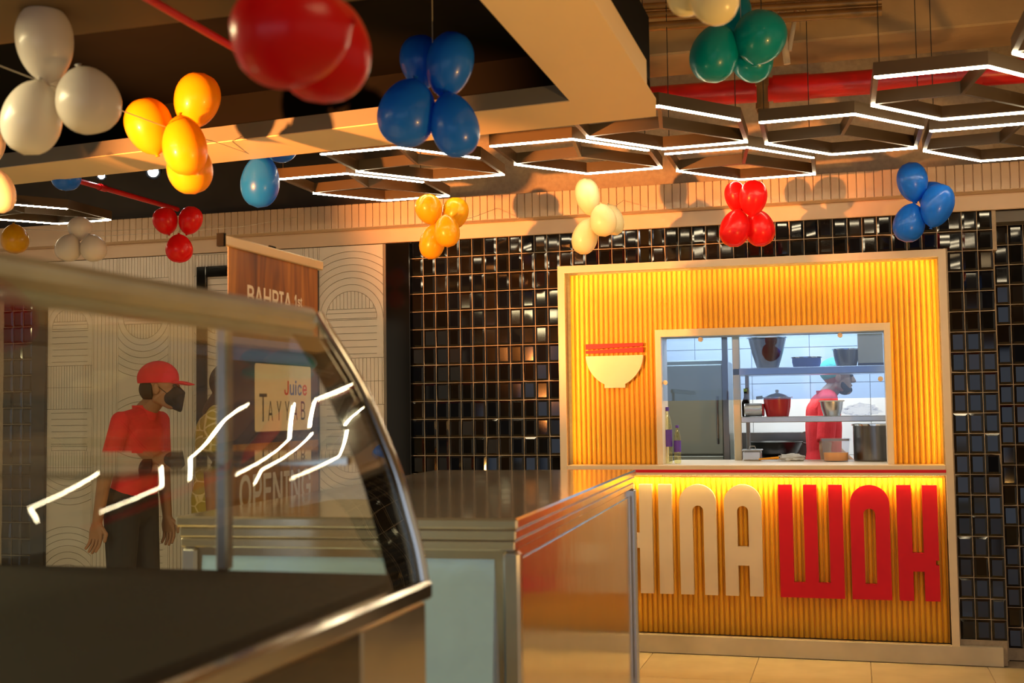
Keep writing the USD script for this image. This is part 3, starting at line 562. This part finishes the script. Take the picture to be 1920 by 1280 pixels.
# ------------------------------------------------------------------ steel counter
ang = math.atan2(-.13, 2.53)
sc = thing('steel_counter', 'mirror polished stainless steel counter standing right of the display case', 'counter', (-1.40, 4.25, 0))
def turn(m):                                          # local: x across (0 = right edge), y along from the near edge
    m.apply_transform(trimesh.transformations.rotation_matrix(-ang, (0, 0, 1))); m.apply_translation((-.847, 3.023, 0)); return m
LEN, WID, HT = 2.53, .98, 1.12
rot_ = ang
def rturn(m):
    m.apply_transform(trimesh.transformations.rotation_matrix(.051, (0, 0, 1))); m.apply_translation((-.847, 3.023, 0)); return m
obj('top', rturn(bx(-WID, 0, 0, LEN, HT - .03, HT, .006)), L['mirror'], sc)
obj('upper_lip', rturn(bx(-WID + .01, -.006, .006, LEN - .006, HT - .058, HT - .031, .004)), L['mirror'], sc)
obj('lower_lip', rturn(bx(-WID + .012, -.010, .010, LEN - .010, HT - .086, HT - .060, .004)), L['mirror'], sc)
obj('body', rturn(bx(-WID + .03, -.026, .03, LEN - .03, .12, HT - .086)), L['mirror'], sc)
obj('side_panel', rturn(bx(-.026, -.020, .06, LEN - .09, .16, HT - .12, .002)), L['mirror'], sc)
obj('front_panel', rturn(hull([(x, y, z) for x in (-WID + .07, -.07) for (y, z) in ((.031, .42), (-.040, .42), (.028, HT - .11), (.031, HT - .11))])), paint('steel_painted_blue_reflection', (.42, .66, .98), .22, .12, 3, metal=.25, bump=.35, bscale=9), sc, label='steel front panel with a blue reflection painted in')  # bluish daylight reflection is put into the base colour of the steel
obj('front_ledge', rturn(bx(-WID + .05, -.05, -.09, .03, .36, .42, .004)), L['blackmatt'], sc)
for x, y in ((-.045, .012), (-.045, LEN - .05), (-WID + .012, .012), (-WID + .012, LEN - .05)): obj('leg', rturn(bx(x, x + .046, y, y + .046, 0, HT - .088, .008)), L['steel'], sc)

# ------------------------------------------------------------------ kitchen behind the hatch
kw = thing('wall_kitchen', 'white tiled kitchen wall seen through the hatch', 'wall', kind='structure')
obj('backing', bx(-2.2, 1.4, 9.006, 9.2, 0, 2.6), L['kgrout'], kw)
for i in range(6):
    for j in range(8):
        x0, z1 = -1.956 + i * .418, 2.10 - j * .262
        obj('tile', bx(x0 + .002, x0 + .416, 8.998, 9.006, z1 - .26, z1 - .002, .0015), L['ktile'], kw)
struct('wall_kitchen', cat([bx(-2.2, -2.0, 7.27, 9.0, 0, 2.6), bx(1.2, 1.4, 7.27, 9.0, 0, 2.6)]), L['ktile'], label='plain white side walls of the kitchen', cat='wall')
struct('ceiling_kitchen', bx(-2.2, 1.4, 7.26, 9.2, 2.55, 2.6), L['ktile'], label='white kitchen ceiling', cat='ceiling')
fg = thing('refrigerator', 'tall grey steel refrigerator at the left of the kitchen', 'refrigerator', (-1.05, 8.4, 0))
obj('body', bx(-1.50, -.835, 8.24, 8.9, .06, 1.735, .01), L['fridge'], fg)
obj('door', bx(-1.495, -.84, 8.205, 8.24, .10, 1.08, .006), L['fridge'], fg); fd = obj('door', bx(-1.495, -.84, 8.205, 8.24, 1.09, 1.70, .006), L['fridge'], fg)
obj('handle', tube([(-.875, 8.19, 1.16), (-.875, 8.18, 1.2), (-.875, 8.18, 1.44), (-.875, 8.19, 1.48)], .008, 8), L['darksteel'], fd)
obj('edge_trim', bx(-.838, -.800, 8.20, 8.24, .08, 1.90), L['darksteel'], fg)
rk = thing('kitchen_rack', 'steel kitchen rack with two long shelves and a square post', 'rack', (-.25, 7.75, 0))
Z1 = at_y(1520, 780, 7.60)[2]; Z2 = at_y(1520, 687, 7.60)[2]; RXL = at_y(1376, 800, 7.60)[0]
obj('post', bx(RXL, RXL + .045, 7.60, 7.645, 0, 1.95, .004), L['alum'], rk); obj('post', bx(.34, .385, 7.60, 7.645, 0, 1.95, .004), L['steel'], rk)
obj('post', bx(RXL + .05, RXL + .075, 7.90, 7.935, 0, Z1 + .30, .004), L['darksteel'], rk)
obj('shelf', bx(RXL + .045, .34, 7.60, 7.90, Z1 - .036, Z1, .004), L['steel'], rk)
obj('shelf', bx(RXL - .0, .39, 7.60, 7.90, Z2 - .046, Z2, .004), L['steel'], rk)
bk = obj('splashback', bx(-.80, -.22, 8.94, 8.97, .6, 1.22, .004), L['darksteel'], None, label='dark steel splashback panel low on the white tiled wall', cat='panel')
def kp(px_, py_, y=7.72): return at_y(px_, py_, y)
def vessel(name, label, cat_, px_, z0, r0, r1, h, m, y=7.72, rim=None, lidm=None, group=None, n=36):
    x = at_y(px_, 780, y)[0]; t = thing(name, label, cat_, (x, y, z0), group)
    pr = [(0, 0), (r0, 0), (r0 + (r1 - r0) * .5 + .004, h * .5), (r1, h), (r1 - .004, h), (r0 + (r1 - r0) * .5, h * .5), (r0 - .004, .006), (0, .006)]
    obj('bowl', lathe(pr, (x, y, z0), n), m, t, smooth=40)
    if rim is not None: obj('rim', lathe([(r1 - .003, h - .004), (r1 + .008, h - .003), (r1 + .008, h + .004), (r1 - .003, h + .004), (r1 - .003, h - .004)], (x, y, z0), n), rim, t, smooth=40)
    return t, np.array([x, y, z0])
t, p = vessel('cooking_pot', 'dark red pot with a steel lid on the middle kitchen shelf', 'pot', 1458, Z1, .068, .085, .12, L['redpot'])
ld = obj('lid', lathe([(0, .150), (.02, .149), (.06, .138), (.095, .122), (.095, .117), (0, .118)], p), L['lid'], t, smooth=40); obj('knob', lathe([(0, .150), (.008, .150), (.012, .160), (.010, .168), (0, .170)], p, 16), L['lid'], ld, smooth=40)
obj('handle', tube([p + [-.13, 0, .118], p + [-.09, 0, .122]], .010, 8), L['darksteel'], t)
x, y = at_y(1413, 775, 7.72)[0], 7.72; t = thing('metal_canister', 'dented steel canister lying beside the dark red pot', 'canister', (x, y, Z1))
m = lathe([(0, -.055), (.040, -.055), (.042, -.05), (.042, .05), (.040, .055), (0, .055)], n=28); m.apply_transform(trimesh.transformations.rotation_matrix(math.pi / 2, (0, 1, 0))); m.apply_translation((x, y, Z1 + .043)); obj('body', m, L['steel'], t, smooth=40)
obj('lid', trimesh.Trimesh(*(lambda q: (q.vertices, q.faces))(bx(x + .055, x + .068, y - .04, y + .04, Z1 + .003, Z1 + .081, .01))), L['redpot'], t)
vessel('steel_bowl', 'steel bowl with a white rim on the middle kitchen shelf before the cook', 'bowl', 1560, Z1, .050, .070, .092, L['steel'], rim=L['towel'])
vessel('steel_bowl', 'deep steel mixing pot on the top kitchen shelf', 'pot', 1442, Z2, .068, .118, .19, L['darksteel'], rim=L['chrome'])
vessel('steel_bowl', 'round steel bowl on the top kitchen shelf above the cook', 'bowl', 1590, Z2, .060, .080, .105, L['darksteel'], rim=L['chrome'])
vessel('steel_tray', 'low dark basket on the top kitchen shelf between the pots', 'basket', 1515, Z2, .080, .088, .06, L['blueink'], rim=L['chrome'])
x = at_y(1633, 700, 7.72)[0]; t = thing('carton', 'cream carton standing at the right end of the top kitchen shelf', 'box', (x, 7.72, Z2))
obj('box', bx(x - .075, x + .075, 7.67, 7.79, Z2, Z2 + .20, .003), L['carton'], t); obj('band', bx(x - .076, x + .076, 7.669, 7.791, Z2 + .002, Z2 + .017), L['navy'], t)
tg = np.random.default_rng(3); v = trimesh.creation.icosphere(3, 1.0); q = v.vertices * [.11, .06, .035]; q *= (1 + 1.5 * (meshkit.fbm(v.vertices * 4.0, 4, 5) - .5))[:, None]; x = at_y(1612, 770, 7.72)[0]
obj('plastic_bag', trimesh.Trimesh(q + [x, 7.72, Z1 + .031], v.faces), L['plastic'], None, smooth=30, label='crumpled clear plastic bag on the middle kitchen shelf', cat='bag')
x = at_y(1455, 840, 8.50)[0]; t = thing('wok', 'black iron wok with a looped handle on the stove', 'wok', (x, 8.50, 1.02))
obj('pan', lathe([(0, 0), (.09, .012), (.15, .05), (.185, .125), (.181, .126), (.146, .054), (.088, .017), (0, .005)], (x, 8.50, 1.04), 40), L['wok'], t, smooth=60)
obj('handle', tube([(x + .17, 8.50, 1.15)] + [(x + .20 + .03 * math.cos(a), 8.50, 1.19 + .04 * math.sin(a)) for a in np.linspace(-2, 2.4, 12)], .005, 8), L['darksteel'], t)
obj('stove', cat([bx(-.79, -.36, 8.30, 8.70, .0, 1.0, .01), bx(-.76, -.40, 8.34, 8.66, 1.0, 1.035)]), L['darksteel'], None, label='dark steel stove under the wok', cat='stove')
x = at_y(1411, 850, 7.55)[0]; t = thing('food_container', 'square steel food container with a lid at the left of the inner counter', 'container', (x, 7.55, CT))
obj('body', bx(x - .055, x + .055, 7.50, 7.60, CT, CT + .06, .008), L['steel'], t); ld = obj('lid', bx(x - .062, x + .062, 7.495, 7.605, CT + .06, CT + .070, .004), L['lid'], t); obj('handle', tube([(x - .02, 7.55, CT + .07), (x - .015, 7.55, CT + .088), (x + .015, 7.55, CT + .088), (x + .02, 7.55, CT + .07)], .003, 6), L['lid'], ld)
v = trimesh.creation.icosphere(3, 1.0); q = v.vertices * [.075, .05, .025]; q *= (1 + 1.3 * (meshkit.fbm(v.vertices * 2.8, 4, 9) - .5))[:, None]; x = at_y(1485, 855, 7.5)[0]
obj('towel', trimesh.Trimesh(q + [x, 7.5, CT + .02], v.faces), L['towel'], None, smooth=60, label='crumpled white towel on the inner counter', cat='towel')
x = at_y(1448, 858, 7.45)[0]; obj('wooden_spoon', tube([(x - .08, 7.46, CT + .012), (x + .04, 7.43, CT + .022)], [.005, .008], 8), L['orange'], None, label='orange brown wooden spoon lying beside the white towel', cat='spoon')
x = at_y(1567, 840, 7.42)[0]; t = thing('plastic_tub', 'clear plastic tub half filled with orange sauce on the inner counter', 'tub', (x, 7.42, CT))
obj('tub', lathe([(0, 0), (.072, 0), (.083, .135), (.079, .135), (.069, .004), (0, .004)], (x, 7.42, CT), 36), L['plastic'], t, smooth=40)
obj('rim', lathe([(.081, .120), (.090, .122), (.090, .136), (.081, .138), (.081, .12)], (x, 7.42, CT), 36), L['plastic'], t, smooth=40)
v_ = lathe([(0, .005), (.068, .005), (.072, .052), (0, .050)], (x, 7.42, CT), 36); obj('sauce', v_, L['orange'], t, smooth=40)
x = at_y(1640, 840, 7.5)[0]; t = thing('stock_pot', 'tall steel stock pot at the right end of the inner counter', 'pot', (x, 7.5, CT))
obj('body', lathe([(0, 0), (.118, 0), (.122, .01), (.122, .215), (.116, .215), (.116, .01), (0, .008)], (x, 7.5, CT), 44), L['darksteel'], t, smooth=40); obj('rim', lathe([(.115, .208), (.130, .210), (.130, .220), (.115, .222), (.115, .208)], (x, 7.5, CT), 44), L['chrome'], t, smooth=40)
x = at_y(1386, 745, 7.75)[0] + .035; t = thing('sauce_bottle', 'slim dark green bottle beside the rack post', 'bottle', (x, 7.80, Z1))
obj('body', lathe([(0, 0), (.022, 0), (.024, .01), (.024, .09), (.010, .125), (.009, .16), (0, .16)], (x, 7.80, Z1), 24), L['blackmatt'], t, smooth=40); obj('cap', cyl((x, 7.80, Z1 + .16), .011, .02), paint('green_cap', (.25, .5, .05), .4), t, smooth=40)
for (px_, py0, py1, r, lb) in ((1252, 872, 763, .030, 'taller clear oil bottle with a purple cap at the left of the hatch'), (1271, 872, 797, .021, 'shorter clear oil bottle with a purple cap at the left of the hatch')):
    y = 7.17; b = at_y(px_, py0, y); h = at_y(px_, py1, y)[2] - CT; x = b[0]
    t = thing('oil_bottle', lb, 'bottle', (x, y, CT))
    obj('body', lathe([(0, 0), (r * .8, 0), (r, .008), (r, h * .22), (r * .93, h * .25), (r, h * .28), (r, h * .66), (r * .80, h * .78), (r * .42, h * .88), (r * .36, h * .93), (0, h * .93)], (x, y, CT), 28), L['oil'], t, smooth=50)
    obj('cap', cyl((x, y, CT + h * .93), r * .48, h * .07, 20), L['purple'], t, smooth=40)
    obj('label', lathe([(r * 1.01, h * .30), (r * 1.03, h * .30), (r * 1.03, h * .60), (r * 1.01, h * .60), (r * 1.01, h * .30)], (x, y, CT), 28), L['purple'], t, smooth=40)

# ------------------------------------------------------------------ people
def sph(p, r): return Manifold.sphere(float(r), 20).translate(tuple(map(float, p)))
def bone(a, ra, b, rb): return Manifold.batch_hull([sph(a, ra), sph(b, rb)])
def ell(p, r): return Manifold.sphere(1.0, 28).scale(tuple(map(float, r))).translate(tuple(map(float, p)))
def soft(mans, edge=.016, it=10):
    m = Manifold.batch_boolean(mans, m3.OpType.Add).refine_to_length(edge); t = T(m); t.merge_vertices()
    trimesh.smoothing.filter_taubin(t, lamb=.5, nu=.53, iterations=it); return t
def V3(*a): return np.array(a, float)
def hand(w, fdir, side, r=1.0):
    """palm and five fingers from the wrist w; fdir the way the fingers point, side the thumb's side."""
    f = fdir / np.linalg.norm(fdir); s = side - f * (side @ f); s /= np.linalg.norm(s); n = np.cross(f, s); out = []
    pc = w + f * .045
    out.append(Manifold.batch_hull([sph(w, .024), sph(pc + s * .028, .013), sph(pc - s * .028, .013), sph(w + f * .085 + s * .03, .011), sph(w + f * .08 - s * .03, .011)]))
    for k, ln in enumerate((.070, .080, .074, .058)):
        a = w + f * .085 + s * (.030 - .02 * k); b = a + f * ln * .5 + n * .010; c = b + f * ln * .40 + n * .026
        out += [bone(a, .0095, b, .0088), bone(b, .0088, c, .0075)]
    a = w + f * .03 + s * .03; b = a + s * .028 + f * .03; c = b + f * .035 + n * .006
    return out + [bone(a, .012, b, .0105), bone(b, .0105, c, .009)]
def head(hc, yaw, tilt=0):
    """returns parts as manifolds, facing local +x turned by yaw (radians) round z at the head centre hc."""
    R = trimesh.transformations.rotation_matrix(yaw, (0, 0, 1))[:3, :3] @ trimesh.transformations.rotation_matrix(tilt, (0, 1, 0))[:3, :3]
    P = lambda x, y, z: hc + R @ V3(x, y, z)
    def E(x, y, z, a, b, c):
        mtx = np.c_[R @ np.diag([a, b, c]), P(x, y, z)]
        return Manifold.sphere(1.0, 28).transform(mtx)
    skull = [E(-.008, 0, .03, .098, .076, .092), Manifold.batch_hull([E(.025, 0, -.02, .062, .060, .06), sph(P(.060, .018, -.092), .024), sph(P(.060, -.018, -.092), .024), sph(P(-.01, .05, -.06), .02), sph(P(-.01, -.05, -.06), .02)]),
             Manifold.batch_hull([sph(P(.086, 0, .016), .010), sph(P(.106, 0, -.026), .012), sph(P(.088, .014, -.030), .009), sph(P(.088, -.014, -.030), .009)]),
             bone(P(.080, .030, .028), .012, P(.080, -.030, .028), .012), bone(P(.082, .018, -.056), .009, P(.082, -.018, -.056), .009)]
    ears = [E(-.004, s * .076, -.006, .018, .008, .031) for s in (-1, 1)]
    return skull + ears, P, E, R
def finish(t, R, at):
    t.apply_transform(R); t.apply_translation(at); return t
def person(name, label, at, yaw, J, look, up, low, head_dress, slim=0.):
    t = thing('person', label, 'person', at)
    Rm = trimesh.transformations.rotation_matrix(yaw, (0, 0, 1)); at = np.array(at, float)
    hs, P, E, R = head(J['head'], look)
    body = hs + [bone(J['neck'], .056, J['head'] + V3(-.012, 0, -.05), .050)]
    tor = lambda g, s0=slim: [h for g in [g + s0] for h in [Manifold.batch_hull([sph(J['chest'] + V3(0, s * .085, .05), .088 + g) for s in (-1, 1)] + [sph(J['chest'] + V3(0, s * .075, -.05), .095 + g) for s in (-1, 1)] + [sph(J['waist'] + V3(0, s * .065, 0), .090 + g) for s in (-1, 1)]),
                     Manifold.batch_hull([sph(J['waist'] + V3(0, s * .065, 0), .090 + g) for s in (-1, 1)] + [sph(J['pelvis'] + V3(0, s * .075, 0), .092 + g) for s in (-1, 1)]),
                     Manifold.batch_hull([sph(J['shR'], .052 + g), sph(J['shL'], .052 + g), sph(J['neck'] + V3(0, 0, -.02), .055 + g), sph(J['chest'] + V3(0, .07, .04), .08 + g), sph(J['chest'] + V3(0, -.07, .04), .08 + g)])]]
    body += tor(0)
    for s in 'RL':
        body += [bone(J['sh' + s], .050, J['el' + s], .038), bone(J['el' + s], .038, J['wr' + s], .026)]
        fd = J['wr' + s] - J['el' + s]; body += hand(J['wr' + s], fd + V3(.02, 0, -.05), V3(1, 0, .1))
        body += [bone(J['hip' + s], .085, J['kn' + s], .056), bone(J['kn' + s], .056, J['an' + s], .040), bone(J['an' + s] + V3(-.02, 0, -.04), .036, J['an' + s] + V3(.14, 0, -.055), .026)]
    obj('body', finish(soft(body, .011, 6), Rm, at), look_m['skin' + head_dress], t, smooth=True)
    # shirt
    sl = []
    for s in 'RL':
        d = J['el' + s] - J['sh' + s]; c = J['sh' + s] + d * up.get('sleeve', .72); dn = d / np.linalg.norm(d)
        arm = bone(J['sh' + s], .064 + slim * .6, c + dn * .06, .056 + slim * .5).trim_by_plane(tuple(map(float, -dn)), float(-dn @ (c + dn * .0)))
        sl.append(arm)
    hem = tor(.014)
    if up.get('long'): hem.append(Manifold.batch_hull([sph(J['pelvis'] + V3(0, s * .075, 0), .108) for s in (-1, 1)] + [sph(J['pelvis'] + V3(.02, s * .10, -.42), .12) for s in (-1, 1)]))
    sm = soft(hem + sl, .018, 8)
    obj('shirt', finish(sm, Rm, at), L[up['m']], t, smooth=True)
    if up.get('collar'): obj('collar', finish(T(Manifold.batch_hull([sph(J['neck'] + V3(.0, 0, -.012), .066), sph(J['neck'] + V3(-.012, 0, .028), .060)]).trim_by_plane((0., 0., 1.), float(J['neck'][2] - .05)).trim_by_plane((0., 0., -1.), float(-J['neck'][2] - .030))), Rm, at), L[up['m']], t, smooth=40)
    tr = [Manifold.batch_hull([sph(J['pelvis'] + V3(0, s * .075, .02), .098) for s in (-1, 1)] + [sph(J['hip' + s], .096) for s in 'RL'])]
    for s in 'RL':
        an = J['an' + s]; leg = bone(J['kn' + s], .068, an + V3(0, 0, .02), .062).trim_by_plane((0., 0., 1.), float(an[2] - .02))
        tr += [bone(J['hip' + s], .095, J['kn' + s], .068), leg]
    obj('trousers', finish(soft(tr, .022, 6), Rm, at), L[low], t, smooth=True)
    for s in 'RL':
        a = J['an' + s]; sh_ = Manifold.batch_hull([sph(a + V3(-.045, 0, -.045), .040), sph(a + V3(.0, 0, -.02), .045), sph(a + V3(.15, .005, -.055), .033), sph(a + V3(.10, -.01, -.05), .042)]).trim_by_plane((0., 0., 1.), 0.0)
        obj('shoe', finish(soft([sh_], .02, 3), Rm, at), L['shoe'], t, smooth=True)
    return t, P, E, Rm, at, R
look_m = {'skincap': L['skin'], 'skinscarf': L['skin'], 'skinnet': L['skinb']}
def joints(lean=0., armR=(.0, 0), armL=(.0, 0), H=1.0, stride=.0):
    z = H; b = V3(0, 0, .93 * z); L_ = lambda x, y, zz: V3(x + lean * max(0, zz - .93) / .5, y, zz * z)
    J = dict(pelvis=L_(0, 0, .95), waist=L_(.01, 0, 1.08), chest=L_(.0, 0, 1.29), neck=L_(.02, 0, 1.45), head=L_(.075, 0, 1.585), shR=L_(0, -.185, 1.395), shL=L_(0, .185, 1.395))
    for s, sg, (sw, fl) in (('R', -1, armR), ('L', 1, armL)):
        e = J['sh' + s] + V3(math.sin(sw) * .29, sg * .045, -math.cos(sw) * .29) * z
        w = e + V3(math.sin(sw + fl) * .25, sg * .01, -math.cos(sw + fl) * .25) * z
        J['el' + s], J['wr' + s] = e, w
        J['hip' + s] = V3(0, sg * .088, .90 * z); J['kn' + s] = V3(.02 + sg * stride * .3, sg * .095, .49 * z); J['an' + s] = V3(-.02 + sg * stride, sg * .10, .088)
    return J
# man with red cap and black mask
J = joints(.06, (-.22, .06), (-.02, .10), .985, .06); J['head'] += V3(.02, 0, -.01)
t, P, E, Rm, at, R = person('person', 'man in red cap, black face mask and red polo shirt behind the display case', (-3.765, 5.70, 0), math.radians(0), J, math.radians(18), dict(m='shirt', collar=True), 'trousers', 'cap', -.018)
cap = (E(-.012, 0, .052, .112, .088, .095)).trim_by_plane((0., 0., 1.), float(P(0, 0, .026)[2])); brim = Manifold.batch_hull([E(.10, s * .035, .028, .045, .03, .008) for s in (-1, 1)] + [E(.155, 0, .016, .03, .045, .006)])
cp = obj('cap', finish(soft([cap], .014, 4), Rm, at), L['cap'], t, smooth=True); obj('brim', finish(soft([brim], .012, 3), Rm, at), L['cap'], cp, smooth=True)
mk = Manifold.batch_hull([E(.058, 0, -.055, .048, .066, .052), sph(P(.126, 0, -.028), .008), sph(P(.106, 0, -.120), .012), sph(P(.092, .02, -.002), .012), sph(P(.092, -.02, -.002), .012)])
fm = obj('face_mask', finish(soft([mk], .012, 3), Rm, at), L['mask'], t, smooth=True)
hr = E(-.012, 0, -.006, .102, .081, .085).trim_by_plane(tuple(map(float, -R[:, 0])), float(-R[:, 0] @ P(-.026, 0, 0))).trim_by_plane((0., 0., 1.), float(P(0, 0, -.062)[2])).trim_by_plane((0., 0., -1.), float(-P(0, 0, .045)[2]))
obj('hair', finish(soft([hr], .014, 3), Rm, at), L['hair'], t, smooth=True)
for s in (-1, 1): obj('eye', finish(T(E(.086, s * .030, .010, .012, .013, .009)), Rm, at), L['ink'], t, smooth=True)
for s in (-1, 1): obj('mask_loop', finish(tube([P(.05, s * .068, -.03), P(.01, s * .084, .006)], .0022, 6), Rm, at), L['mask'], fm)
# woman in a scarf
J = joints(.03, (-.10, .12), (.1, .2), .985, .02)
t, P, E, Rm, at, R = person('person', 'woman in a brown head scarf and a yellow leaf patterned tunic behind the display case', (-3.54, 6.14, 0), math.radians(30), J, math.radians(15), dict(m='tunic', long=True, sleeve=.95), 'trousers', 'scarf')
sc_ = [E(-.016, 0, .030, .110, .092, .112).trim_by_plane(tuple(map(float, -V3(1, 0, 0))), float(-P(.058, 0, 0)[0])), bone(P(-.02, 0, -.06), .085, J['neck'] + V3(-.01, 0, -.01), .088), bone(J['neck'] + V3(.0, 0, -.02), .092, J['neck'] + V3(.045, 0, -.10), .07)]
obj('head_scarf', finish(soft(sc_, .016, 6), Rm, at), L['hijab'], t, smooth=True)
for s in (-1, 1): obj('eye', finish(T(E(.086, s * .030, .010, .012, .013, .009)), Rm, at), L['ink'], t, smooth=True)
# cook
J = joints(.03, (-.12, .18), (.25, .6), 1.02, .03); J['head'] += V3(.01, 0, -.02)
t, P, E, Rm, at, R = person('person', 'cook in a green hair net and red polo shirt bending over in the kitchen', (-.205, 8.27, 0), math.radians(10), J, math.radians(-4), dict(m='shirt', collar=True, sleeve=.85), 'trousers', 'net')
nt = E(-.016, 0, .046, .106, .084, .090).trim_by_plane((-.45, 0., .89), float(V3(-.45, 0, .89) @ P(.0, 0, .02)))
obj('hair_net', finish(soft([nt], .014, 4), Rm, at), L['net'], t, smooth=True)
br = Manifold.batch_hull([E(.045, 0, -.085, .048, .052, .034), E(.02, .05, -.05, .02, .016, .03), E(.02, -.05, -.05, .02, .016, .03)])
obj('beard', finish(soft([br], .012, 3), Rm, at), L['hair'], t, smooth=True)
for s in (-1, 1): obj('eye', finish(T(E(.086, s * .030, .010, .012, .013, .009)), Rm, at), L['ink'], t, smooth=True)
for s in (-1, 1): obj('eyebrow', finish(tube([P(.088, s * .016, .036), P(.084, s * .044, .036)], .004, 6), Rm, at), L['hair'], t)
